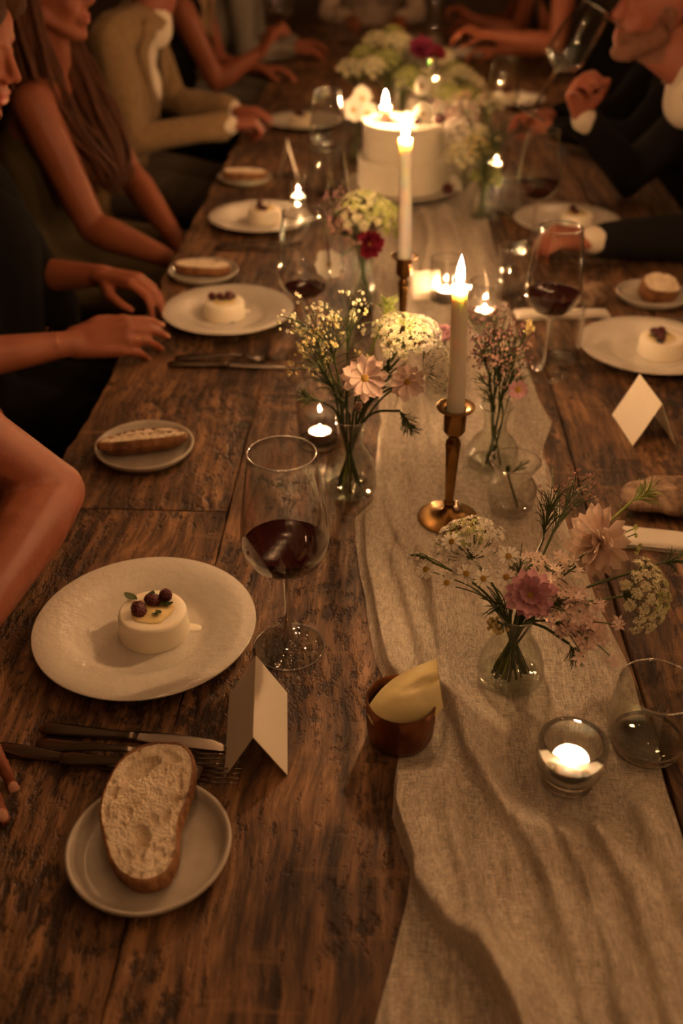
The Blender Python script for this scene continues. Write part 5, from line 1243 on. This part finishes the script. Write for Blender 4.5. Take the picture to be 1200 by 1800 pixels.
def shoes(t, hip, fwd, mat, spread=0.12, seg=0.42):
    hip = V3(hip); fwd = V3(fwd).normalized(); ax = Vector((-fwd.y, fwd.x, 0))
    for s_ in (-1, 1):
        a = hip + fwd * (seg + 0.03) + ax * s_ * spread; a.z = 0.045
        m = MB(); m.cap(a - fwd * 0.04, 0.042, a + fwd * 0.13 - Vector((0, 0, 0.01)), 0.035); m.cap(a, 0.045, a + Vector((0, 0, 0.05)), 0.045)
        melt(m, 'shoe', mat, 0.010, 3, t)
def locks(parent, paths, mat, r=0.016, seed=1, n=9, name='hair'):
    rg = random.Random(seed); m = MB()
    for p in paths:
        c = catmull(p, 6)
        for k in range(n):
            off = Vector((rg.gauss(0, 1), rg.gauss(0, 1), rg.gauss(0, 0.4))) * r; q = len(c); ph = rg.random() * 6
            pts = [pt + off * (0.5 + 0.7 * math.sin(PI * i / q) + 0.25 * i / q) + Vector((0.004 * math.sin(i * 0.6 + ph), 0.004 * math.cos(i * 0.5 + ph), 0)) for i, pt in enumerate(c)]
            m.tube(pts, [r * 0.30 * (0.75 + 0.35 * math.sin(PI * (i + 1) / (q + 1))) * (1 - 0.6 * max(0, i / q - 0.75) / 0.25) for i in range(q)], 7, True, 0.7)
    return m.build(name, mat, parent, True, None)
def wrap_strip(name, left, right, target, mat, parent, off=0.004, n=22, wdt=5, thick=0.003):
    "a strip of cloth laid on a garment between two guide lines"
    a = catmull(left, 8); b = catmull(right, 8); m = MB()
    m.grid(lambda u, v: tuple(a[min(int(round(v * (len(a) - 1))), len(a) - 1)].lerp(b[min(int(round(v * (len(b) - 1))), len(b) - 1)], u)), wdt, n)
    me = eval_mesh(m, name, mat, [('SHRINKWRAP', dict(target=target, wrap_method='NEAREST_SURFACEPOINT', wrap_mode='OUTSIDE_SURFACE', offset=off)), ('SMOOTH', dict(factor=0.5, iterations=4)), ('SOLIDIFY', dict(thickness=thick, offset=1.0))])
    return link(name, me, parent)
def person(label, base, group='dinner guests'): return thing('person', label, 'person', base, 0, group)
def put(o, base):
    "geometry is modelled in world space; move it into the frame of its empty"
    o.data.transform(Matrix.Translation(-V3(base))); return o
class Body:
    def __init__(s, label, x, y):
        s.base = Vector((x, y, 0)); s.t = person(label, s.base)
    def melt(s, mb, name, mat, voxel=0.008, it=5, label=None): return put(melt(mb, name, mat, voxel, it, s.t, label), s.base)
    def add(s, mb, name, mat): return put(mb.build(name, mat, s.t), s.base)

X_, Y_, Z_ = Vector((1, 0, 0)), Vector((0, 1, 0)), Vector((0, 0, 1))

# -- the nearest guest on the left: bare arm and hand
def guest_near():
    b = Body('guest with a bare arm resting by the nearest plate, body out of frame', -1.00, 1.10)
    sh, el, wr = (-0.640, 1.085, 1.060), (-0.452, 1.155, 0.838), (-0.502, 0.808, 0.800)
    shL = (-0.80, 1.46, 1.05)
    m = MB(); arm(m, sh, el, wr, 1.0, 1.12)
    m.cap((-0.463, 1.15, 0.838), 0.046, (-0.470, 1.05, 0.826), 0.049)
    inf = hand(m, wr, (0.58, -0.78, -0.11), (0.10, 0.0, -0.95), False, ((-0.02, 0.25, 0.2), (-0.02, 0.25, 0.2), (0.05, 0.3, 0.2), (0.25, 0.35, 0.2)), 0.03, 0.3, 1.12)
    arm(m, shL, (-0.74, 1.56, 0.76), (-0.60, 1.44, 0.64)); hand(m, (-0.60, 1.44, 0.64), (0.7, -0.6, -0.1), (0, 0, -1), False)
    torso(m, (-0.98, 1.27, 0.56), (-0.86, 1.25, 0.90), shL, sh)
    head(m, (-0.80, 1.28, 1.32), -0.2, 0.3, 0, (-0.84, 1.28, 1.10))
    b.melt(m, 'body', M_skin, 0.0048, 5)
    for (q, d, nn, r) in inf:
        b.add(MB().ell(q[3] - d * 0.004 - nn * r * 0.86, (0.0058, 0.0075, 0.0022), basis(-nn, d)), 'nail', M_nail)
    d = MB(); torso(d, (-0.98, 1.27, 0.56), (-0.88, 1.27, 0.90), (-0.82, 1.42, 1.02), (-0.75, 1.15, 1.02), 0.014)
    legs(d, (-0.98, 1.27, 0.56), X_, 0.02, 0.54); b.melt(d, 'dress', M_black, 0.010, 4)
    shoes(b.t, (-0.98 + 1.0, 1.27 - 1.10, 0), X_, M_black)
    locks(b.t, [[(p[0] + 1.0, p[1] - 1.1, p[2]) for p in q] for q in [[(-0.86, 1.22, 1.40), (-0.95, 1.20, 1.25), (-0.97, 1.18, 1.0)], [(-0.86, 1.34, 1.40), (-0.96, 1.33, 1.25), (-0.98, 1.34, 1.0)], [(-0.80, 1.28, 1.43), (-0.93, 1.28, 1.38), (-0.98, 1.27, 1.1)]]], M_brown, 0.030, 3, 30)
guest_near()

# -- the woman in black with folded hands
def guest_black():
    b = Body('woman in a black dress with ringed hands folded beside her plate', -0.98, 1.93)
    wr, el, sh = (-0.578, 1.722, 0.808), (-0.800, 1.545, 0.835), (-0.88, 1.72, 1.07)
    wl, ell, shl = (-0.605, 2.045, 0.820), (-0.83, 2.12, 0.79), (-0.87, 2.11, 1.06)
    m = MB(); arm(m, sh, el, wr, 1.0, 0.98); arm(m, shl, ell, wl, 1.0, 0.98)
    F = V3((0.93, 0.34, 0.02))
    inf = hand(m, wr, F, (0.1, 0.72, -0.68), True, ((0.38, 0.40, 0.25), (0.42, 0.45, 0.25), (0.48, 0.48, 0.25), (0.55, 0.5, 0.25)), 0.03, 0.5, 1.06)
    hand(m, wl, (0.93, -0.36, 0.02), (0.1, -0.1, -0.95), False, (0.50, 0.60, 0.40), 0.04, 0.4)
    torso(m, (-0.99, 1.93, 0.57), (-0.93, 1.93, 0.90), shl, sh)
    P, Mh = head(m, (-0.772, 1.915, 1.300), -0.05, 0.32, 0, (-0.86, 1.93, 1.12))
    b.melt(m, 'body', M_skin, 0.0042, 5)
    for (q, d, nn, r) in inf:
        b.add(MB().ell(q[3] - d * 0.003 - nn * r * 0.86, (0.0052, 0.0070, 0.0020), basis(-nn, d)), 'nail', M_nail)
    q = inf[2][0]; d = (q[1] - q[0]).normalized(); c = q[0].lerp(q[1], 0.62); ring = MB()
    B = basis(d); ring.tube([c + B @ Vector((0.0108 * math.cos(a), 0.0108 * math.sin(a), 0)) for a in [2 * PI * k / 24 for k in range(25)]], 0.0012, 6)
    nn = (V3((0.1, 0.72, -0.68))).normalized(); ring.ell(c - nn * 0.0115, (0.0028, 0.0028, 0.0024)); b.add(ring, 'ring', M_gold)
    c = V3(el).lerp(V3(wr), 0.84); B = basis(V3(wr) - V3(el)); br = MB()
    br.tube([c + B @ Vector((0.034 * math.cos(a), 0.034 * math.sin(a), 0)) for a in [2 * PI * k / 32 for k in range(33)]], 0.0008, 5)
    for a in (0.6, 1.0, 2.6): br.ell(c + B @ Vector((0.0345 * math.cos(a), 0.0345 * math.sin(a), 0)), (0.0022,) * 3)
    b.add(br, 'bracelet', M_gold)
    lp = MB(); lp.cap(P(0.0955, -0.017, -0.0600), 0.0062, P(0.0955, 0.017, -0.0600), 0.0062); lp.cap(P(0.095, -0.014, -0.0735), 0.0068, P(0.095, 0.014, -0.0735), 0.0068)
    b.melt(lp, 'lips', M_lip, 0.003, 2)
    d = MB(); torso(d, (-0.99, 1.93, 0.57), (-0.92, 1.93, 0.90), (-0.87, 2.07, 1.05), (-0.88, 1.76, 1.05), 0.018)
    d.cap((-0.80, 1.93, 0.93), 0.11, (-0.86, 1.95, 0.66), 0.13); d.cap((-0.84, 2.05, 1.00), 0.07, (-0.78, 2.12, 0.70), 0.09); d.cap((-0.83, 1.80, 1.00), 0.075, (-0.86, 1.80, 0.66), 0.11)
    legs(d, (-0.99, 1.93, 0.57), X_, 0.03, 0.54); d.cap((-0.95, 1.93, 0.57), 0.12, (-0.6, 1.93, 0.55), 0.10)
    b.melt(d, 'dress', M_black, 0.010, 4)
    shoes(b.t, (0.0, 0.0, 0), X_, M_black)
    H = MB(); Ms = Mh
    H.ell(P(-0.035, 0, 0.045), (0.098, 0.092, 0.098), Mh); H.ell(P(0.03, -0.045, 0.085), (0.07, 0.05, 0.045), Mh); H.ell(P(0.03, 0.045, 0.085), (0.07, 0.05, 0.045), Mh)
    H.cap(P(0.035, -0.080, 0.05), 0.030, P(0.01, -0.090, -0.06), 0.026); H.cap(P(0.035, 0.080, 0.05), 0.028, P(0.01, 0.088, -0.06), 0.024); H.cap(P(-0.06, 0, 0.0), 0.085, P(-0.075, 0, -0.09), 0.05)
    H.v = [tuple(V3(p) + Vector((noise.noise(V3(p) * 40), noise.noise(V3(p) * 40 + Vector((9, 0, 0))), noise.noise(V3(p) * 40 + Vector((0, 9, 0))))) * 0.008) for p in H.v]
    b.melt(H, 'hair', M_brown, 0.006, 2)
guest_black()

# -- the woman in the olive dress
def guest_olive():
    b = Body('woman in an olive sleeveless dress with long auburn hair', -0.98, 2.80)
    sh, el, wr = (-0.885, 2.605, 1.050), (-0.775, 2.590, 0.748), (-0.560, 2.520, 0.690)
    shl, ell, wl = (-0.88, 2.985, 1.055), (-0.760, 2.980, 0.790), (-0.575, 2.720, 0.665)
    m = MB(); arm(m, sh, el, wr, 1.0, 1.06); arm(m, shl, ell, wl, 1.0, 1.06)
    hand(m, wr, (0.75, 0.55, -0.35), (0, 0, -1), True, (0.3, 0.4, 0.3)); hand(m, wl, (0.8, -0.3, -0.35), (0, 0, -1), False, (0.3, 0.4, 0.3))
    torso(m, (-1.0, 2.80, 0.57), (-0.94, 2.80, 0.90), shl, sh)
    P, Mh = head(m, (-0.865, 2.775, 1.295), 0.06, 0.02, 0, (-0.905, 2.80, 1.105))
    b.melt(m, 'body', M_skin, 0.0055, 5)
    lp = MB(); lp.cap(P(0.0955, -0.017, -0.0600), 0.0062, P(0.0955, 0.017, -0.0600), 0.0062); lp.cap(P(0.095, -0.014, -0.0735), 0.0068, P(0.095, 0.014, -0.0735), 0.0068)
    b.melt(lp, 'lips', M_lip, 0.003, 2)
    b.add(MB().ell(P(-0.010, -0.087, -0.036), (0.0042,) * 3), 'earring', M_gold)
    d = MB(); torso(d, (-1.0, 2.80, 0.57), (-0.93, 2.80, 0.89), (-0.90, 2.93, 1.035), (-0.90, 2.665, 1.035), 0.016); legs(d, (-1.0, 2.80, 0.57), X_, 0.03, 0.54); d.cap((-0.95, 2.8, 0.57), 0.12, (-0.6, 2.8, 0.55), 0.10)
    b.melt(d, 'dress', M_olive, 0.009, 4)
    shoes(b.t, (-0.02, 0, 0), X_, M_black)
    L = lambda q: [V3(p) - b.base for p in q]
    cap = MB(); cap.ell(P(-0.030, 0, 0.050), (0.094, 0.086, 0.092), Mh); b.melt(cap, 'hair_crown', M_auburn, 0.008, 2)
    locks(b.t, [L([P(-0.03, -0.075, 0.06), P(-0.05, -0.085, -0.06), (-0.900, 2.680, 1.10), (-0.860, 2.655, 1.00), (-0.790, 2.680, 0.90), (-0.745, 2.69, 0.815)]),
                L([P(-0.05, -0.07, 0.05), P(-0.07, -0.075, -0.06), (-0.925, 2.690, 1.10), (-0.885, 2.650, 1.01), (-0.815, 2.660, 0.91), (-0.765, 2.675, 0.84)]),
                L([P(-0.02, 0.075, 0.06), P(-0.03, 0.085, -0.06), (-0.850, 2.885, 1.09), (-0.80, 2.87, 0.98), (-0.76, 2.84, 0.88), (-0.74, 2.82, 0.82)]),
                L([P(-0.02, 0.065, 0.02), P(0.0, 0.07, -0.09), (-0.825, 2.83, 1.08), (-0.78, 2.80, 0.98), (-0.745, 2.77, 0.88), (-0.735, 2.74, 0.82)]),
                L([P(-0.09, 0, 0.06), P(-0.115, 0, -0.05), (-0.985, 2.78, 1.08), (-1.01, 2.78, 0.95)])], M_auburn, 0.021, 5, 46)
guest_olive()

def jacket_guest(label, x, y, fwd, hip, chest, shL, shR, arms, headc, hyaw, hpitch, neck, coat, shirt, skin=None, trous=None, voxel=0.007, hands=(), lapels=None, hair=M_brown, droll=0.0):
    "a man in a jacket: arms = (shoulder, elbow, wrist) x2, hands = kwargs x2"
    b = Body(label, x, y); m = MB(); skin = skin or M_skin2; inf = []
    for (s_, e, w_), kw in zip(arms, hands): arm(m, s_, e, w_); inf.append(hand(m, w_, **kw))
    torso(m, hip, chest, shL, shR, -0.01, True); P, Mh = head(m, headc, hyaw, hpitch, droll, neck, 1.04, True)
    b.melt(m, 'body', skin, voxel, 4)
    sm = MB(); torso(sm, hip, chest, shL, shR, 0.006, True)
    n = V3(neck); sm.cap(n - Vector((0, 0, 0.07)), 0.066, n - Vector((0, 0, 0.004)), 0.0645)
    for (s_, e, w_) in arms:
        e, w_ = V3(e), V3(w_); sm.cap(e.lerp(w_, 0.75), 0.036, e.lerp(w_, 1.0), 0.034)
    b.melt(sm, 'shirt', shirt, 0.009, 3)
    jm = MB(); torso(jm, hip, chest, shL, shR, 0.020, True)
    for (s_, e, w_) in arms: sleeve(jm, s_, e, w_, 0.012, 1.0, 0.90)
    for q in (shL, shR): jm.cap(n - Vector((0, 0, 0.045)), 0.058, V3(q) - Vector((0, 0, 0.002)), 0.064)
    jm.v = [tuple(V3(p) + Vector((noise.noise(V3(p) * 14), noise.noise(V3(p) * 14 + Vector((9, 0, 0))), noise.noise(V3(p) * 14 + Vector((0, 9, 0))))) * 0.020) for p in jm.v]
    j = melt(jm, 'jacket', coat, 0.009, 4)
    if lapels:
        so = wrap_strip('shirt_front', *lapels['shirt'], j, shirt, None, 0.003); so.parent = b.t; put(so, b.base)
        for q in lapels['lapel']:
            o = wrap_strip('lapel', q[0], q[1], j, coat, None, 0.011, 22, 6, 0.006); o.parent = b.t; put(o, b.base)
    j.parent = b.t; put(j, b.base)
    tm = MB(); legs(tm, hip, fwd, 0.02, 0.54); tm.cap(V3(hip), 0.13, V3(hip) + V3(fwd) * 0.05, 0.12); b.melt(tm, 'trousers', trous or M_trouser, 0.012, 3)
    shoes(b.t, V3(hip) - b.base, fwd, M_black)
    H = MB(); H.ell(P(-0.030, 0, 0.048), (0.090, 0.084, 0.092), Mh); b.melt(H, 'hair', hair, 0.008, 2)
    return b, P, Mh

# -- the man in the tan jacket
_sh, _el, _wr = (-0.885, 3.40, 1.085), (-0.845, 3.405, 0.780), (-0.535, 3.53, 0.805)
jacket_guest('man in a tan jacket and open white shirt with a fist on the table', -1.0, 3.62, X_, (-1.02, 3.62, 0.58), (-0.90, 3.62, 0.92), (-0.86, 3.84, 1.09), (-0.87, 3.41, 1.09),
             [(_sh, _el, _wr), ((-0.87, 3.84, 1.085), (-0.80, 3.92, 0.80), (-0.56, 3.80, 0.80))], (-0.715, 3.64, 1.345), 0.15, 0.05, (-0.785, 3.62, 1.160), M_tan, M_shirt,
             hands=[dict(F=(0.86, 0.40, 0.05), N=(0.25, 0.25, -0.9), right=True, curl=(0.9, 1.2, 0.7), spread=0.02, thumb_in=0.6), dict(F=(0.9, -0.2, 0.0), N=(0, 0, -1), right=False, curl=(0.4, 0.5, 0.3))],
             lapels=dict(shirt=([(-0.76, 3.53, 1.10), (-0.74, 3.515, 1.01), (-0.75, 3.56, 0.86)], [(-0.75, 3.69, 1.10), (-0.735, 3.66, 1.02), (-0.75, 3.63, 0.86)]),
                         lapel=[([(-0.81, 3.48, 1.12), (-0.79, 3.43, 1.04), (-0.77, 3.51, 0.86)], [(-0.77, 3.535, 1.12), (-0.75, 3.505, 1.01), (-0.75, 3.555, 0.86)]),
                                ([(-0.80, 3.735, 1.155), (-0.775, 3.77, 1.06), (-0.75, 3.67, 0.86)], [(-0.765, 3.665, 1.155), (-0.745, 3.675, 1.03), (-0.75, 3.64, 0.86)])]))

# -- the man in the dark suit drinking on the right
_b, _P, _M = jacket_guest('bearded man in a dark suit lifting a wine glass to his mouth', 1.16, 2.70, -X_, (1.16, 2.70, 0.58), (0.98, 2.70, 0.90), (0.90, 2.48, 1.06), (0.90, 2.92, 1.05),
             [((0.90, 2.49, 1.055), (0.815, 2.43, 0.800), (0.500, 2.375, 0.805)), ((0.90, 2.91, 1.045), (0.690, 2.905, 0.812), (0.512, 2.765, 1.000))], (0.668, 2.755, 1.262), PI + 0.05, -0.06, (0.765, 2.72, 1.120), M_navy, M_shirt,
             hands=[dict(F=(-0.97, -0.05, 0.10), N=(0.05, 0.30, -0.9), right=False, curl=(0.75, 0.8, 0.5), spread=0.03, thumb_in=0.5), dict(F=(-0.36, -0.15, 0.92), N=(0.35, -0.75, 0.25), right=True, curl=(1.05, 1.05, 0.6), spread=0.05, thumb_in=0.8)],
             trous=M_navy,
             lapels=dict(shirt=([(0.76, 2.60, 1.13), (0.80, 2.59, 1.00), (0.83, 2.63, 0.84)], [(0.75, 2.80, 1.13), (0.80, 2.765, 1.00), (0.83, 2.72, 0.84)]),
                         lapel=[([(0.82, 2.56, 1.13), (0.84, 2.52, 1.03), (0.84, 2.60, 0.84)], [(0.79, 2.60, 1.13), (0.81, 2.585, 1.01), (0.83, 2.635, 0.84)]),
                                ([(0.80, 2.85, 1.13), (0.815, 2.87, 1.03), (0.83, 2.74, 0.84)], [(0.77, 2.79, 1.13), (0.80, 2.765, 1.01), (0.83, 2.71, 0.84)])]))
hm = MB(); head(hm, (0.668, 2.755, 1.262), PI + 0.05, -0.06, 0, (0.765, 2.72, 1.120), 1.04, True)
hm_me = eval_mesh(hm, 'tmp_head', None, [('REMESH', dict(mode='VOXEL', voxel_size=0.004, adaptivity=0.0)), ('SMOOTH', dict(factor=0.5, iterations=6))])
bm = bmesh.new(); bm.from_mesh(hm_me); bm.normal_update(); inv = _M.inverted(); hc = Vector((0.668, 2.755, 1.262)); gone = []
for f in bm.faces:
    q = (inv @ (f.calc_center_median() - hc)) / 1.04; wob = 0.006 * noise.noise(q * 120)
    low = q.z < -0.040 - 0.30 * max(0, q.x - 0.03) + wob and q.x > -0.012 + wob and q.z > -0.128 + 0.25 * max(0, 0.05 - q.x)
    mou = -0.052 < q.z < -0.030 and q.x > 0.078 and abs(q.y) < 0.028 + wob
    side = -0.075 < q.z < 0.01 and -0.012 < q.x < 0.018 + 0.3 * (-q.z) + wob
    lips = -0.080 < q.z < -0.056 and q.x > 0.085 and abs(q.y) < 0.018
    if not (low or mou or side) or lips: gone.append(f)
bmesh.ops.delete(bm, geom=gone, context='FACES')
for v in bm.verts: v.co += v.normal * 0.0022
bm.to_mesh(hm_me); bm.free()
M_beard = pmat('short_beard', (0.16, 0.065, 0.036), 0.8, (0.24, 0.105, 0.06), 150, bump=0.8, bscale=500)
hm_me.materials.clear(); hm_me.materials.append(M_beard); hm_me.name = 'beard'
put(link('beard', hm_me, _b.t), _b.base)
for s_ in (-1, 1):
    cl = MB().grid(lambda u, v, s_=s_: (0.715 + 0.10 * u - 0.015 * v, 2.725 + s_ * (0.072 + 0.016 * v - 0.05 * (1 - u) * v), 1.145 + 0.012 * u - 0.055 * v * (1.1 - 0.5 * u)), 8, 6)
    _b.add(cl, 'collar', M_shirt)

# the glass he drinks from
wine_glass('wine glass tilted at the mouth of the man in the dark suit', 0.369, 2.725, 1.019, wine=None, rot=(0, R(28), 0))

# -- softly blurred guests farther down
def soft_guest(label, x, y, fwd, lean, top, mat, hairm, arms=(), hands=(), skin=None, hyaw=0.0, longhair=False, sleeves=False, mat2=None):
    b = Body(label, x, y); f = V3(fwd).normalized(); ax = Vector((-f.y, f.x, 0)); skin = skin or M_skin
    hip = Vector((x, y, 0.58)); chest = hip + f * lean * 0.6 + Z_ * 0.33; mid = hip + f * lean + Z_ * 0.49; shL = mid + ax * 0.185; shR = mid - ax * 0.185
    m = MB(); hd = mid + f * 0.07 + Z_ * 0.245; yaw = math.atan2(f.y, f.x) + hyaw
    P, Mh = head(m, hd, yaw, 0.1, 0, mid + Z_ * 0.05)
    for (side, e, w_), kw in zip(arms, hands):
        arm(m, shL if side > 0 else shR, e, w_); hand(m, w_, right=side < 0, **kw)
    torso(m, hip, chest, shL, shR); b.melt(m, 'body', skin, 0.008, 4)
    d = MB(); torso(d, hip, chest, shL - ax * 0.03, shR + ax * 0.03, 0.018); legs(d, hip, f, 0.025, 0.54)
    if sleeves:
        for (side, e, w_) in arms: sleeve(d, shL if side > 0 else shR, e, w_, 0.010)
    b.melt(d, 'clothes', mat, 0.012, 4); shoes(b.t, hip - b.base, f, M_black)
    H = MB(); H.ell(P(-0.032, 0, 0.045), (0.094, 0.088, 0.094), Mh)
    if longhair:
        for s_ in (-1, 1): H.chain([(P(-0.03, 0.075 * s_, 0.0), 0.036), (shL.lerp(shR, 0.5 - 0.27 * s_) + Z_ * 0.04 + f * 0.05, 0.040), (chest + ax * s_ * 0.09 + f * 0.11, 0.036), (chest + ax * s_ * 0.085 + f * 0.12 - Z_ * 0.1, 0.018)])
    b.melt(H, 'hair', hairm, 0.009, 2)
    return b
soft_guest('guest in black with long fair hair raising a glass behind the tan jacket', -1.00, 4.42, X_, 0.20, None, M_black, M_blond, [(-1, (-0.70, 4.33, 0.795), (-0.515, 4.38, 0.905)), (1, (-0.74, 4.7, 0.80), (-0.56, 4.62, 0.80))],
           [dict(F=(0.45, 0.05, 0.80), N=(0.7, 0.3, -0.3), curl=(0.8, 0.9, 0.5), thumb_in=0.7), dict(F=(0.9, 0, 0), N=(0, 0, -1), curl=(0.4, 0.5, 0.3))], longhair=True)
soft_guest('blurred guest in a grey top on the far left', -0.98, 5.15, X_, 0.30, None, M_grey, M_brown, [(-1, (-0.66, 4.98, 0.80), (-0.46, 5.1, 0.80)), (1, (-0.66, 5.4, 0.80), (-0.46, 5.3, 0.80))],
           [dict(F=(0.9, 0.2, 0), N=(0, 0, -1), curl=(0.4, 0.5, 0.3))] * 2, sleeves=True)
soft_guest('blurred guest in pale clothes sitting at the far table end', -0.10, 6.72, -Y_, 0.20, None, M_cream, M_brown, [(-1, (-0.36, 6.35, 0.80), (-0.22, 6.2, 0.80)), (1, (0.16, 6.35, 0.80), (0.05, 6.2, 0.80))],
           [dict(F=(0.1, -0.9, 0), N=(0, 0, -1), curl=(0.4, 0.5, 0.3))] * 2, sleeves=True)
soft_guest('guest in black reaching a long bare arm across the far right', 1.10, 4.98, -X_, 0.36, None, M_black, M_brown, [(1, (0.730, 4.76, 0.885), (0.420, 4.80, 0.915)), (-1, (0.74, 5.2, 0.80), (0.52, 5.15, 0.80))],
           [dict(F=(-0.95, 0, 0.2), N=(0, -0.4, -0.8), curl=(0.6, 0.7, 0.4), thumb_in=0.6), dict(F=(-0.9, 0, 0), N=(0, 0, -1), curl=(0.4, 0.5, 0.3))])
soft_guest('guest with a pink hand at a glass hidden behind the dark suit', 1.10, 3.55, -X_, 0.12, None, M_black, M_brown, [(1, (0.80, 3.42, 0.80), (0.545, 3.48, 0.815)), (-1, (0.82, 3.8, 0.80), (0.60, 3.78, 0.80))],
           [dict(F=(-0.85, 0.0, 0.45), N=(-0.2, -0.5, -0.6), curl=(0.7, 0.8, 0.5), thumb_in=0.7), dict(F=(-0.9, 0, 0), N=(0, 0, -1), curl=(0.4, 0.5, 0.3))], M_skin2, sleeves=True)
soft_guest('guest in dark red at the far right end of the table', 1.02, 5.85, -X_, 0.30, None, M_trouser, M_brown, [(1, (0.66, 5.7, 0.80), (0.42, 5.72, 0.86)), (-1, (0.66, 6.1, 0.80), (0.48, 6.02, 0.80))],
           [dict(F=(-0.8, 0, 0.5), N=(-0.2, -0.5, -0.6), curl=(0.7, 0.8, 0.5)), dict(F=(-0.9, 0, 0), N=(0, 0, -1), curl=(0.4, 0.5, 0.3))])
wine_glass('wine glass held up by the guest in black behind the tan jacket', -0.435, 4.385, 0.895, wine=wine_low)
